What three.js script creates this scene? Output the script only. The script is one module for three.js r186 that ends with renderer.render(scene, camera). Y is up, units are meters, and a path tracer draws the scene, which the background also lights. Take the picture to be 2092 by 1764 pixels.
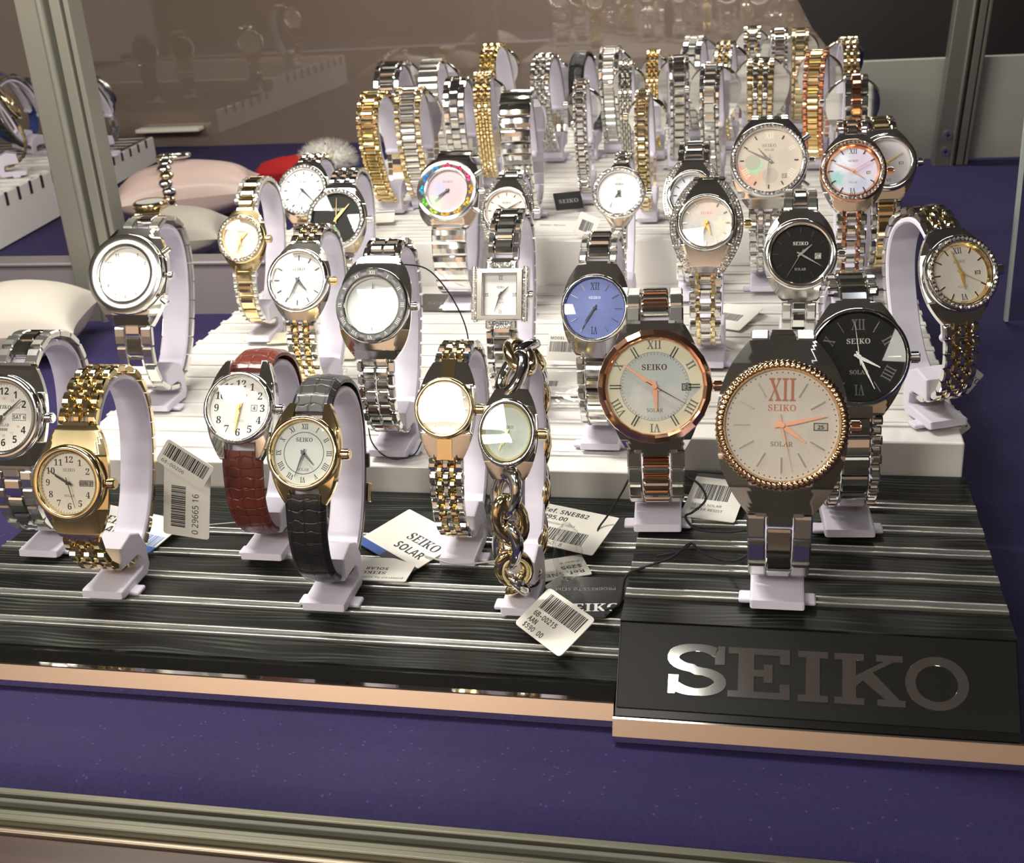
import * as THREE from 'three';
import { mergeGeometries, toCreasedNormals } from 'three/addons/utils/BufferGeometryUtils.js';
import { RoundedBoxGeometry } from 'three/addons/geometries/RoundedBoxGeometry.js';
import { RectAreaLightUniformsLib } from 'three/addons/lights/RectAreaLightUniformsLib.js';
import { ImprovedNoise } from 'three/addons/math/ImprovedNoise.js';

// ------------------------------------------------------------------ camera, exposure, large lights
const scene = new THREE.Scene();
const D2R = Math.PI / 180;
const camera = new THREE.PerspectiveCamera(39.16, 2092 / 1764, 0.01, 20);
camera.position.set(0.0478, 0.2647, 0.3317);
camera.rotation.set(-23.74 * D2R, 12.84 * D2R, -4.12 * D2R, 'YXZ');
camera.focus = 0.47; camera.userData.fStop = 36;
const renderer = new THREE.WebGLRenderer({ antialias: true });
renderer.toneMapping = THREE.LinearToneMapping;
renderer.toneMappingExposure = 1.0;
renderer.shadowMap.enabled = true;
RectAreaLightUniformsLib.init();
scene.background = new THREE.Color(0x000000);

function areaLight(name, label, pos, target, w, h, color, power, glow) {
  const g = new THREE.Group(); g.name = name; scene.add(g);
  g.position.set(...pos); g.lookAt(new THREE.Vector3(...target)); g.rotateY(Math.PI);   // local -z points at the target
  g.userData = { label, category: 'light' };
  const housing = new THREE.Mesh(new THREE.BoxGeometry(w + 0.02, h + 0.02, 0.02), new THREE.MeshStandardMaterial({ color: 0x9a958c, roughness: 0.5 }));
  housing.name = 'housing'; housing.position.z = 0.0125; g.add(housing);
  const lens = new THREE.Mesh(new THREE.PlaneGeometry(w, h), new THREE.MeshStandardMaterial({ color: 0xffffff, emissive: color, emissiveIntensity: glow }));
  lens.name = 'lens'; lens.rotation.y = Math.PI; lens.position.z = 0.0015; g.add(lens);
  const l = new THREE.RectAreaLight(color, power, w, h); l.name = 'lens_light'; l.position.z = -0.002; l.castShadow = true; g.add(l);
  return g;
}
const WARM = new THREE.Color(1.0, 0.95, 0.85), COOL = new THREE.Color(0.86, 0.90, 1.0);
areaLight('ceiling_light_panel', 'square ceiling light panel over the shop floor, left of the camera', [-0.85, 1.66, 2.02], [-0.85, 0.2, 1.9], 0.46, 0.45, WARM, 42, 5);
areaLight('ceiling_light_panel_001', 'slim ceiling light panel over the shop floor, nearest the case', [-0.225, 1.66, 1.26], [-0.225, 0.0, 1.26], 0.25, 0.16, WARM, 26, 5);
areaLight('ceiling_light_panel_002', 'unseen ceiling light panel added on the far right to light the metal', [1.05, 1.66, 2.0], [1.05, 0.0, 1.9], 0.60, 0.40, WARM, 6, 5);  // added source, gives the metal on the right its highlights
areaLight('ceiling_light_panel_003', 'slim ceiling light panel close to the far shop wall', [-0.78, 1.66, 2.42], [-0.78, 0.0, 2.40], 0.36, 0.14, WARM, 36, 5);
areaLight('ceiling_light_panel_005', 'square ceiling light panel at the far left of the shop floor', [-1.70, 1.66, 1.86], [-1.70, 0.0, 1.80], 0.42, 0.40, WARM, 30, 5);
areaLight('ceiling_light_panel_004', 'small ceiling light panel left of the square one', [-1.25, 1.66, 1.63], [-1.25, 0.0, 1.6], 0.17, 0.14, WARM, 40, 5);
areaLight('case_light_bar', 'long bright light bar under the case lid, above the left trays', [-0.27, 0.46, -0.17], [-0.25, 0.0, -0.23], 0.34, 0.04, WARM, 78, 5);
areaLight('case_light_bar_001', 'unseen light bar added above the rear watches to light their dials', [-0.06, 0.50, -0.92], [-0.06, 0.0, -0.74], 0.50, 0.03, WARM, 52, 5);  // added source, lights the dials that face the rear panel
areaLight('spot_light', 'small cool white lamp high above the right tray', [0.28, 1.1, 0.05], [0.09, 0.05, -0.15], 0.05, 0.05, COOL, 50, 5);

// ------------------------------------------------------------------ helpers
let seed = 12345;
const rnd = () => (seed = (seed * 1664525 + 1013904223) % 4294967296) / 4294967296;
const rr = (a, b) => a + (b - a) * rnd();
const noise = new ImprovedNoise();
const used = {};
function numbered(name) { const n = used[name] || 0; used[name] = n + 1; return n ? name + '_' + String(n).padStart(3, '0') : name; }

function thing(name, label, category, pos = [0, 0, 0], yaw = 0, group) {
  const o = new THREE.Group(); o.name = numbered(name); scene.add(o);
  o.position.set(...pos); o.rotation.y = yaw; o.userData = { label, category };
  if (group) o.userData.group = group;
  return o;
}
function mesh(name, geo, mat, parent) {
  const m = new THREE.Mesh(geo, mat); m.name = name; m.castShadow = m.receiveShadow = true; (parent || scene).add(m); return m;
}
function solo(name, geo, mat, label, category, group) {
  const m = mesh(numbered(name), geo, mat, scene); m.userData = { label, category }; if (group) m.userData.group = group; return m;
}
function structure(name, geo, mat, label) { const m = mesh(name, geo, mat, scene); m.userData = { kind: 'structure' }; if (label) m.userData.label = label; return m; }
const bx = (w, h, d, x = 0, y = 0, z = 0) => new THREE.BoxGeometry(w, h, d).translate(x, y, z);
const span = (x0, x1, y0, y1, z0, z1) => bx(x1 - x0, y1 - y0, z1 - z0, (x0 + x1) / 2, (y0 + y1) / 2, (z0 + z1) / 2);
const rbox = (x0, x1, y0, y1, z0, z1, r, s = 2) => new RoundedBoxGeometry(x1 - x0, y1 - y0, z1 - z0, s, r).translate((x0 + x1) / 2, (y0 + y1) / 2, (z0 + z1) / 2);
function prismX(pts, x0, x1) {   // polygon of [z, y] points pulled along x
  const s = new THREE.Shape(pts.map(p => new THREE.Vector2(-p[0], p[1])));
  return new THREE.ExtrudeGeometry(s, { depth: x1 - x0, bevelEnabled: false }).rotateY(Math.PI / 2).translate(x0, 0, 0);
}
const S = (o) => new THREE.MeshStandardMaterial(o), P = (o) => new THREE.MeshPhysicalMaterial(o);
const lin = (r, g, b) => new THREE.Color().setRGB(r, g, b);
function canvas(w, h, draw) {
  const c = document.createElement('canvas'); c.width = w; c.height = h; const g = c.getContext('2d'); draw(g, w, h);
  const t = new THREE.CanvasTexture(c); t.colorSpace = THREE.SRGBColorSpace; t.anisotropy = 8; return t;
}
function data(n, m, fn, srgb) {
  const a = new Uint8Array(n * m * 4);
  for (let y = 0; y < m; y++) for (let x = 0; x < n; x++) { const v = fn(x / n, y / m, x, y); const i = (y * n + x) * 4; a[i] = v[0]; a[i + 1] = v[1]; a[i + 2] = v[2]; a[i + 3] = 255; }
  const t = new THREE.DataTexture(a, n, m); t.magFilter = THREE.LinearFilter; t.minFilter = THREE.LinearMipmapLinearFilter; t.generateMipmaps = true; t.wrapS = t.wrapT = THREE.RepeatWrapping;
  if (srgb) t.colorSpace = THREE.SRGBColorSpace; t.needsUpdate = true; return t;
}
function uvXZ(geo, sx, sz) { const p = geo.attributes.position, u = geo.attributes.uv; for (let i = 0; i < p.count; i++) u.setXY(i, p.getX(i) / sx, p.getZ(i) / sz); return geo; }

// ------------------------------------------------------------------ materials
const M = {
  steel: S({ color: lin(0.80, 0.79, 0.75), metalness: 1, roughness: 0.09 }),
  satin: S({ color: lin(0.72, 0.71, 0.67), metalness: 1, roughness: 0.24 }),
  champagne: S({ color: lin(0.80, 0.69, 0.46), metalness: 1, roughness: 0.13 }),
  gold: S({ color: lin(0.91, 0.745, 0.42), metalness: 1, roughness: 0.11 }),
  rose: S({ color: lin(0.88, 0.50, 0.32), metalness: 1, roughness: 0.11 }),
  dark: S({ color: lin(0.035, 0.035, 0.04), metalness: 0.3, roughness: 0.25 }),
  stone: S({ color: lin(0.95, 0.94, 0.90), metalness: 0.85, roughness: 0.08, flatShading: true }),
  roseHand: S({ color: lin(0.80, 0.42, 0.27), metalness: 0.6, roughness: 0.4 }),
  goldHand: S({ color: lin(0.80, 0.55, 0.20), metalness: 0.6, roughness: 0.4 }),
  roseYellow: S({ color: lin(0.90, 0.60, 0.34), metalness: 1, roughness: 0.11 }),
  blackHand: S({ color: lin(0.012, 0.012, 0.015), roughness: 0.3 }),
  plastic: P({ color: lin(0.73, 0.70, 0.82), roughness: 0.36 }),
  white: P({ color: lin(0.82, 0.80, 0.77), roughness: 0.16, clearcoat: 0.4, clearcoatRoughness: 0.05 }),
  whiteRail: P({ color: lin(0.70, 0.685, 0.66), roughness: 0.12 }),
  railBase: P({ color: lin(0.10, 0.10, 0.095), roughness: 0.15 }),
  rail: S({ color: lin(0.66, 0.66, 0.62), metalness: 0.85, roughness: 0.22 }),
  mirror: S({ color: lin(0.80, 0.76, 0.72), metalness: 1, roughness: 0.07 }),
  black: P({ color: lin(0.006, 0.006, 0.006), roughness: 0.22, specularIntensity: 0.5 }),
  plaque: P({ color: lin(0.009, 0.009, 0.0085), roughness: 0.30, specularIntensity: 0.4 }),
  chrome: S({ color: lin(0.78, 0.78, 0.76), metalness: 1, roughness: 0.06 }),
  crystal: P({ color: 0xffffff, transmission: 1, thickness: 0, roughness: 0.0, ior: 1.5 }),
  glass: P({ color: 0xffffff, transmission: 1, thickness: 0, roughness: 0.0, ior: 1.45, specularIntensity: 0.35 }),
  alu: S({ color: lin(0.40, 0.395, 0.34), metalness: 0.7, roughness: 0.38 }),
  paper: S({ color: lin(0.82, 0.81, 0.78), roughness: 0.7 }),
  cord: S({ color: lin(0.012, 0.012, 0.014), roughness: 0.7 }),
  film: P({ color: lin(0.95, 0.95, 0.95), transmission: 1, thickness: 0, roughness: 0.02, ior: 1.5, side: THREE.DoubleSide }),
  blue: S({ color: lin(0.05, 0.10, 0.32), roughness: 0.5 }),
};
const crocBump = data(256, 256, (u, v) => {
  const a = Math.abs(Math.sin(u * Math.PI * 3 + 0.6 * noise.noise(u * 4, v * 4, 1))), b = Math.abs(Math.sin(v * Math.PI * 4 + 0.9 * noise.noise(u * 5, v * 5, 3)));
  const h = 255 * Math.min(1, Math.min(a, b) * 3.2 + 0.1 * noise.noise(u * 40, v * 40, 2)); return [h, h, h];
});
M.redLeather = P({ color: lin(0.13, 0.018, 0.008), roughness: 0.36, clearcoat: 0.3, clearcoatRoughness: 0.2, bumpMap: crocBump, bumpScale: 0.0003 });
M.blackLeather = P({ color: lin(0.006, 0.006, 0.007), roughness: 0.4, clearcoat: 0.3, clearcoatRoughness: 0.15, bumpMap: crocBump, bumpScale: 0.00014 });

const woodTex = data(1024, 1024, (u, v) => {
  const per = (x, y, k) => { const a = 2 * Math.PI * x; return noise.noise(Math.cos(a) * 0.9 + 3, Math.sin(a) * 0.9 + 7, y * k); };
  const warp = per(u, v, 7) * 0.020 + per(u * 1, v + 9, 19) * 0.006;
  const w = v + warp, fine = noise.noise(u * 14, w * 330, 5), band = noise.noise(u * 3.0, w * 120, 9), big = noise.noise(u * 2, w * 16, 4);
  let k = Math.pow(Math.max(0, 0.5 + 0.5 * Math.sin(w * 2 * Math.PI * 74 + 3.4 * big + 1.5 * fine)), 2.0) * Math.max(0, 0.40 + 0.9 * noise.noise(u * 9, w * 40, 8) + 0.4 * big) + 0.35 * Math.max(0, fine) + 0.3 * Math.max(0, band);
  k = Math.max(0, Math.min(1, k * 0.75)); return [13 + k * 84, 14 + k * 89, 13 + k * 82];
}, true);
M.wood = P({ map: woodTex, roughness: 0.42, specularIntensity: 0.4 });
const twill = data(64, 64, (u, v) => { const k = 0.5 + 0.5 * Math.sin(2 * Math.PI * (u * 8 + v * 8)); const h = 255 * k; return [h, h, h]; });
const clothTex = data(512, 512, (u, v, x, y) => {
  const n = 0.5 + 0.5 * noise.noise(u * 7, v * 7, 0.5), s = rnd(), dust = s > 0.9965 ? 60 : 0, f = (rnd() - 0.5) * 9, fuzz = Math.max(0, noise.noise(u * 3 + 5, v * 3, 4)) * 16 * rnd();
  return [33 + f + n * 5 + dust + fuzz, 21 + f + n * 4 + dust + fuzz, 76 + f + n * 8 + dust + fuzz];
}, true);
clothTex.repeat.set(1, 1); twill.repeat.set(70, 70);
M.cloth = P({ map: clothTex, bumpMap: twill, bumpScale: 0.00016, roughness: 0.85, sheen: 0.08, sheenRoughness: 0.45, sheenColor: lin(0.30, 0.22, 0.5) });
const woodBrown = data(512, 128, (u, v) => { const k = noise.noise(u * 5, v * 60, 2) * 10 + noise.noise(u * 2, v * 14, 6) * 8; return [60 + k, 38 + k * 0.8, 28 + k * 0.6]; }, true);
M.brownBoard = P({ map: woodBrown, roughness: 0.35 });

// ------------------------------------------------------------------ the setting: room, case, cloth
{
  const wall = S({ color: lin(0.30, 0.28, 0.26), roughness: 0.9 }), ceil = S({ color: lin(0.40, 0.42, 0.45), roughness: 0.95 }), fl = S({ color: lin(0.22, 0.19, 0.17), roughness: 0.6 });
  structure('floor', span(-2.6, 2.6, -0.95, -0.90, -2.6, 2.6), fl);
  structure('ceiling', span(-2.6, 2.6, 1.70, 1.75, -2.6, 2.6), ceil);
  structure('wall_left', span(-2.65, -2.6, -0.95, 1.75, -2.6, 2.6), wall);
  structure('wall_right', span(2.6, 2.65, -0.95, 1.75, -2.6, 2.6), S({ color: lin(0.10, 0.09, 0.085), roughness: 0.9 }));
  structure('wall_front', span(-2.6, 2.6, -0.95, 1.75, 2.6, 2.65), S({ color: lin(0.10, 0.088, 0.08), roughness: 0.9 }));
  structure('trim_2', span(-2.6, 2.6, 0.12, 1.0, 2.585, 2.6), S({ color: lin(0.80, 0.56, 0.42), roughness: 0.9 }), 'unseen beige band added on the shop wall for the metal to reflect');  // added out of view so mirror trims and steel reflect beige
  structure('wall_back', span(-2.6, 2.6, -0.95, 1.75, -2.65, -2.6), wall);
}
solo('counter_cabinet', span(-1.4, 1.2, -0.9, -0.02, -1.16, 0.046), M.brownBoard, 'dark brown counter cabinet below the purple cloth', 'cabinet');
{
  const w = 2.3, d = 1.18, g = new THREE.PlaneGeometry(w, d, 300, 240).rotateX(-Math.PI / 2).translate(-0.1, 0, -0.543);
  const p = g.attributes.position;
  for (let i = 0; i < p.count; i++) {
    const x = p.getX(i), z = p.getZ(i);
    let y = 0.0009 * noise.noise(x * 6, z * 6, 1);
    if (z > 0.012) { const t = (z - 0.012) / 0.035; y += 0.0035 * Math.sin(Math.min(1, t) * Math.PI * 0.75) - 0.012 * Math.max(0, t - 0.72) ** 1.4 * 3; }
    if (x < -0.30 && z < -0.08) y += 0.004 * Math.max(0, noise.noise(x * 9 + z * 6, z * 4, 3)) * Math.min(1, (-0.30 - x) * 12);
    p.setY(i, y - 0.0012);
  }
  g.computeVertexNormals(); uvXZ(g, 0.32, 0.32);
  structure('trim_1', g, M.cloth, 'purple cloth lining the bottom of the display case');
}
{
  const f = thing('glass_channel', 'ribbed metal channel holding the front glass along the bottom of the case', 'channel', [0, 0, 0]);
  const lip = S({ color: lin(0.145, 0.14, 0.105), metalness: 0.6, roughness: 0.42 }), lip2 = S({ color: lin(0.36, 0.30, 0.23), metalness: 0.8, roughness: 0.35 });
  mesh('inner_lip', rbox(-1.3, 1.1, -0.02, 0.0010, 0.0475, 0.0505, 0.0006), lip, f);
  mesh('channel', span(-1.3, 1.1, -0.02, -0.0025, 0.0505, 0.0570), lip, f);
  mesh('seal', rbox(-1.3, 1.1, -0.0025, 0.0000, 0.0513, 0.0533, 0.0005), S({ color: lin(0.10, 0.105, 0.08), roughness: 0.5 }), f);
  mesh('outer_lip', rbox(-1.3, 1.1, -0.02, -0.0012, 0.0570, 0.0600, 0.0006), lip, f);
  mesh('bright_bead', rbox(-1.3, 1.1, -0.02, -0.0040, 0.0600, 0.0625, 0.0006), lip2, f);
  solo('front_board', rbox(-1.4, 1.2, -0.30, -0.0052, 0.0625, 0.1200, 0.001), M.brownBoard, 'dark brown wooden board along the front of the case below the metal channel', 'board');
}
{
  const p = mesh('window_1', span(-1.3, 1.1, -0.0005, 0.70, 0.0538, 0.0578), M.glass, scene); p.geometry = new THREE.PlaneGeometry(2.4, 0.70).translate(-0.1, 0.349, 0.0557); p.userData = { kind: 'structure', label: 'clear front glass of the display case' };
}
{
  const back = P({ color: lin(0.23, 0.178, 0.142), roughness: 0.03, ior: 2.3 });  // brown base colour stands in for the shop reflected in the glass
  structure('wall_rear_panel', span(-1.4, 1.1, -0.02, 0.62, -1.15, -1.12), back, 'glossy rear glass of the display case, brown room reflection put into its colour');
  const s = new THREE.Shape([[0.050, 0.5], [0.0748, 0.1404], [0.090, 0.112], [0.1135, 0.082], [0.1517, 0.0488], [0.172, 0.0], [0.62, 0.0], [0.62, 0.5]].map(a => new THREE.Vector2(...a)));
  solo('dark_reflection_panel', new THREE.ExtrudeGeometry(s, { depth: 0.006, bevelEnabled: false }).translate(0, 0, -1.117), S({ color: lin(0.012, 0.010, 0.011), roughness: 0.5 }), 'added black panel imitating the dark reflection of the photographer in the rear glass', 'panel');  // added shape imitating the dark reflection of the photographer
  solo('low_board', rbox(0.125, 0.46, -0.002, 0.0955, -0.945, -0.938, 0.001), S({ color: lin(0.34, 0.335, 0.30), roughness: 0.7 }), 'pale grey low board standing behind the right post', 'board');
  solo('white_strip', rbox(-0.738, -0.652, 0.022, 0.0265, -1.118, -1.100, 0.001), S({ color: lin(0.86, 0.82, 0.72), roughness: 0.5 }), 'thin white strip at the foot of the brown rear panel on the left', 'strip');
}
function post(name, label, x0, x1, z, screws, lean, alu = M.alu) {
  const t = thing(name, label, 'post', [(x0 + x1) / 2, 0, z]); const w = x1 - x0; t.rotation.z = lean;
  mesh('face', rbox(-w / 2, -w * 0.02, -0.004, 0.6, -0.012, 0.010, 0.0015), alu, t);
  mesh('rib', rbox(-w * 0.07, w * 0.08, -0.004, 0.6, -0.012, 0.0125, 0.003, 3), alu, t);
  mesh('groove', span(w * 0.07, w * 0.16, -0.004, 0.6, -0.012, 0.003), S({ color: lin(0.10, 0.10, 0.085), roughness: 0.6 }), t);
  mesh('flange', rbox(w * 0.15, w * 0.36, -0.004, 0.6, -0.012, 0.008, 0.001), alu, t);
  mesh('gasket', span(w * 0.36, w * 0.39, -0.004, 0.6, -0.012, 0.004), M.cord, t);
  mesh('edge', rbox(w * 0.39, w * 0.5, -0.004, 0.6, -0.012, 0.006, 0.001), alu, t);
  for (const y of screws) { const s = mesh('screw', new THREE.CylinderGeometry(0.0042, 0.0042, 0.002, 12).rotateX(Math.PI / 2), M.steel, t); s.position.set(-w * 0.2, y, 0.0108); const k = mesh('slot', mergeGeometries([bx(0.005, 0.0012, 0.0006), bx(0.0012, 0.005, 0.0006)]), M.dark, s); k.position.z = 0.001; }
}
post('corner_post', 'grey aluminium post in the left part of the case', -0.4475, -0.4100, -0.452, [], 0.0);
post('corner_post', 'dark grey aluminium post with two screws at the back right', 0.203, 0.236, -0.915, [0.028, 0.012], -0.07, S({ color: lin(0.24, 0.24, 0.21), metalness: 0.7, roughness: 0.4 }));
{
  const r = thing('frame_rail', 'grey metal rail running left and right from the foot of the left post', 'rail', [0, 0, -0.462]);
  const m = S({ color: lin(0.34, 0.31, 0.32), metalness: 0.5, roughness: 0.40 });
  mesh('bar', rbox(-1.2, -0.302, -0.004, 0.0375, -0.010, 0.006, 0.001), m, r); mesh('top_edge', rbox(-1.2, -0.302, 0.0365, 0.0400, -0.012, 0.0085, 0.0016, 3), m, r);
}
{
  const g = thing('side_pane', 'smoky glass partition pane at the right edge of the case', 'pane', [0.196, 0, -0.44], 0.06);
  mesh('pane', new THREE.PlaneGeometry(0.36, 0.42).translate(0.18, 0.21, 0), P({ color: lin(0.60, 0.64, 0.66), transmission: 1, thickness: 0, roughness: 0.0, ior: 1.9, side: THREE.DoubleSide }), g);
  mesh('pane_edge', span(-0.0015, 0.0005, 0, 0.42, -0.002, 0.002), P({ color: lin(0.40, 0.46, 0.44), roughness: 0.2 }), g);
}

// ------------------------------------------------------------------ trays and tiers with rails
function rails(t, x0, x1, y, zs, base, lip, h = 0.0011, w = 0.0048) {
  const bg = span(x0, x1, -0.0004, 0.0003, -w / 2, w / 2), lg = rbox(x0, x1, -0.0003, h, -0.00045, 0.00045, 0.0003, 1);
  for (const z of zs) {
    const r = mesh('rail', bg, base, t); r.position.set(0, y + 0.0004, z);
    for (const k of [-1, 1]) mesh('rail_lip', lg, lip, r).position.z = k * (w / 2 - 0.00045);
  }
}
{ // left black board
  const t = thing('display_board', 'wide black wood-grain display board with clear rails, front left', 'display board', [0, 0, 0]);
  mesh('body', prismX([[-0.1565, 0.0], [-0.1565, 0.0112], [-0.0165, 0.0112], [-0.0125, 0.0085], [-0.0125, 0.0]], -0.287, -0.0012), M.black, t);
  mesh('wood_top', uvXZ(span(-0.287, -0.0012, 0.0112, 0.0120, -0.1565, -0.0185), 0.30, 0.17), M.wood, t);
  mesh('mirror_trim', prismX([[-0.0125, 0.0003], [-0.0075, 0.0003], [-0.0075, 0.0030], [-0.0100, 0.0084], [-0.0104, 0.0087], [-0.0125, 0.0087]], -0.2875, -0.0012), M.mirror, t);
  rails(t, -0.287, -0.0012, 0.0120, [-0.034, -0.0535, -0.0728, -0.0922, -0.1118], M.railBase, M.rail);
}
const PLA = { y0: 0.010, z0: -0.004, y1: 0.032, z1: -0.0256 };
{ // right plate with the name plaque
  const t = thing('display_board', 'black display board with sloping name plaque and chrome letters, front right', 'display board', [0, 0, 0]);
  mesh('body', prismX([[-0.147, 0.0], [-0.147, 0.0312], [-0.026, 0.0312], [-0.0045, 0.0095], [-0.0035, 0.0085], [-0.0035, 0.0]], 0, 0.130), M.black, t);
  mesh('wood_top', uvXZ(span(0, 0.130, 0.0312, 0.0320, -0.147, -0.0262), 0.30, 0.17), M.wood, t);
  mesh('mirror_trim', prismX([[-0.0035, 0.0003], [0.0002, 0.0003], [0.0002, 0.0026], [-0.0022, 0.0082], [-0.0026, 0.0086], [-0.0035, 0.0086]], -0.0006, 0.1306), M.mirror, t);
  rails(t, 0, 0.130, 0.0320, [-0.0436, -0.0624, -0.0807, -0.0978, -0.1165], M.railBase, M.rail);
  const len = Math.hypot(PLA.y1 - PLA.y0, PLA.z1 - PLA.z0), ang = Math.atan2(PLA.y1 - PLA.y0, -(PLA.z1 - PLA.z0));
  const pq = mesh('plaque', rbox(0.0004, 0.1296, 0.0012, len - 0.0004, -0.0006, 0.0004, 0.0003), M.plaque, t);
  pq.position.set(0, PLA.y0, PLA.z0); pq.rotation.x = -(Math.PI / 2 - ang);
  // letters: shapes in plaque coordinates (metres), raised and chromed
  const B = 0.0071, T = 0.0237, H = T - B;
  const poly = (pts) => new THREE.Shape(pts.map(q => new THREE.Vector2(...q)));
  const st = 0.0021;
  const E = (x0, x1) => { const s1 = x0 + 0.0034, s2 = s1 + 0.0052; return poly([[x0, B], [x1, B], [x1, B + 0.0050], [x1 - 0.0032, B + 0.0050], [x1 - 0.0032, B + st], [s2, B + st], [s2, B + H / 2 - st * 0.55], [x1 - 0.0085, B + H / 2 - st * 0.55], [x1 - 0.0085, B + H / 2 - 0.0030], [x1 - 0.0056, B + H / 2 - 0.0030], [x1 - 0.0056, B + H / 2 + 0.0030], [x1 - 0.0085, B + H / 2 + 0.0030], [x1 - 0.0085, B + H / 2 + st * 0.55], [s2, B + H / 2 + st * 0.55], [s2, T - st], [x1 - 0.0032, T - st], [x1 - 0.0032, T - 0.0050], [x1, T - 0.0050], [x1, T], [x0, T], [x0, T - st], [s1, T - st], [s1, B + st], [x0, B + st]]); };
  const I = (x0, x1) => { const a = x0 + 0.0026, b = x1 - 0.0026; return poly([[x0, B], [x1, B], [x1, B + st], [b, B + st], [b, T - st], [x1, T - st], [x1, T], [x0, T], [x0, T - st], [a, T - st], [a, B + st], [x0, B + st]]); };
  const K = (x0, x1) => { const a = x0 + 0.0026, b = a + 0.0043, y1 = B + H * 0.44; return poly([[x0, B], [b + 0.0026, B], [b + 0.0026, B + st], [b, B + st], [b, y1 - 0.0013], [b + 0.0022, y1 + 0.0007], [x1 - 0.0062, B + st], [x1 - 0.0088, B + st], [x1 - 0.0088, B], [x1, B], [x1, B + st], [x1 - 0.0017, B + st], [b + 0.0053, y1 + 0.0035], [x1 - 0.0035, T - st], [x1 - 0.0006, T - st], [x1 - 0.0006, T], [x1 - 0.0090, T], [x1 - 0.0090, T - st], [x1 - 0.0066, T - st], [b, y1 + 0.0022], [b, T - st], [b + 0.0026, T - st], [b + 0.0026, T], [x0, T], [x0, T - st], [a, T - st], [a, B + st], [x0, B + st]]); };
  const O = (x0, x1) => { const s = new THREE.Shape(), cx = (x0 + x1) / 2, cy = (B + T) / 2; s.absellipse(cx, cy, (x1 - x0) / 2, H / 2 + 0.0004, 0, 2 * Math.PI); const h = new THREE.Path(); h.absellipse(cx, cy, (x1 - x0) / 2 - 0.0032, H / 2 - 0.0024, 0, 2 * Math.PI, true); s.holes.push(h); return s; };
  const Sx = (x0, x1) => {   // thick stroke with flared slab ends
    const cx = (x0 + x1) / 2, w = (x1 - x0) / 2 - 0.0014, out = [], inn = [], N = 40;
    for (let i = 0; i <= N; i++) {
      const q = i / N; let a, px, py, ra = H / 4 - 0.0006, ccy;
      if (q < 0.5) { a = (35 + q * 2 * 235) * D2R; ccy = B + H * 0.75; px = cx + w * Math.cos(a); py = ccy + ra * Math.sin(a) - 0.0002; }
      else { a = (90 - (q - 0.5) * 2 * 235) * D2R; ccy = B + H * 0.25; px = cx + w * Math.cos(a); py = ccy + ra * Math.sin(a) + 0.0002; }
      out.push([px, py]);
    }
    const th = 0.00118, A = [], C = [];
    for (let i = 0; i <= N; i++) { const p0 = out[Math.max(0, i - 1)], p1 = out[Math.min(N, i + 1)]; const dx = p1[0] - p0[0], dy = p1[1] - p0[1], l = Math.hypot(dx, dy), nx = -dy / l, ny = dx / l; const k = th * (1 + 0.75 * Math.abs(nx)); A.push([out[i][0] + nx * k, out[i][1] + ny * k]); C.push([out[i][0] - nx * k, out[i][1] - ny * k]); }
    return [poly([...A, ...C.reverse()]), poly([[x1 - 0.0033, T - 0.0062], [x1, T - 0.0062], [x1, T], [x1 - 0.0022, T], [x1 - 0.0033, T - 0.0022]]), poly([[x0, B], [x0 + 0.0022, B], [x0 + 0.0033, B + 0.0022], [x0 + 0.0033, B + 0.0062], [x0, B + 0.0062]])];
  };
  const letters = [Sx(0.0176, 0.0363), E(0.0374, 0.0577), I(0.0604, 0.0700), K(0.0721, 0.0945), O(0.0946, 0.1143)];
  for (const l of letters) {
    const g = new THREE.ExtrudeGeometry(l, { depth: 0.00035, bevelEnabled: true, bevelThickness: 0.00012, bevelSize: 0.0001, bevelSegments: 1, curveSegments: 40 });
    mesh('chrome_letter', g, M.chrome, pq).position.z = 0.0004;
  }
}
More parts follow.
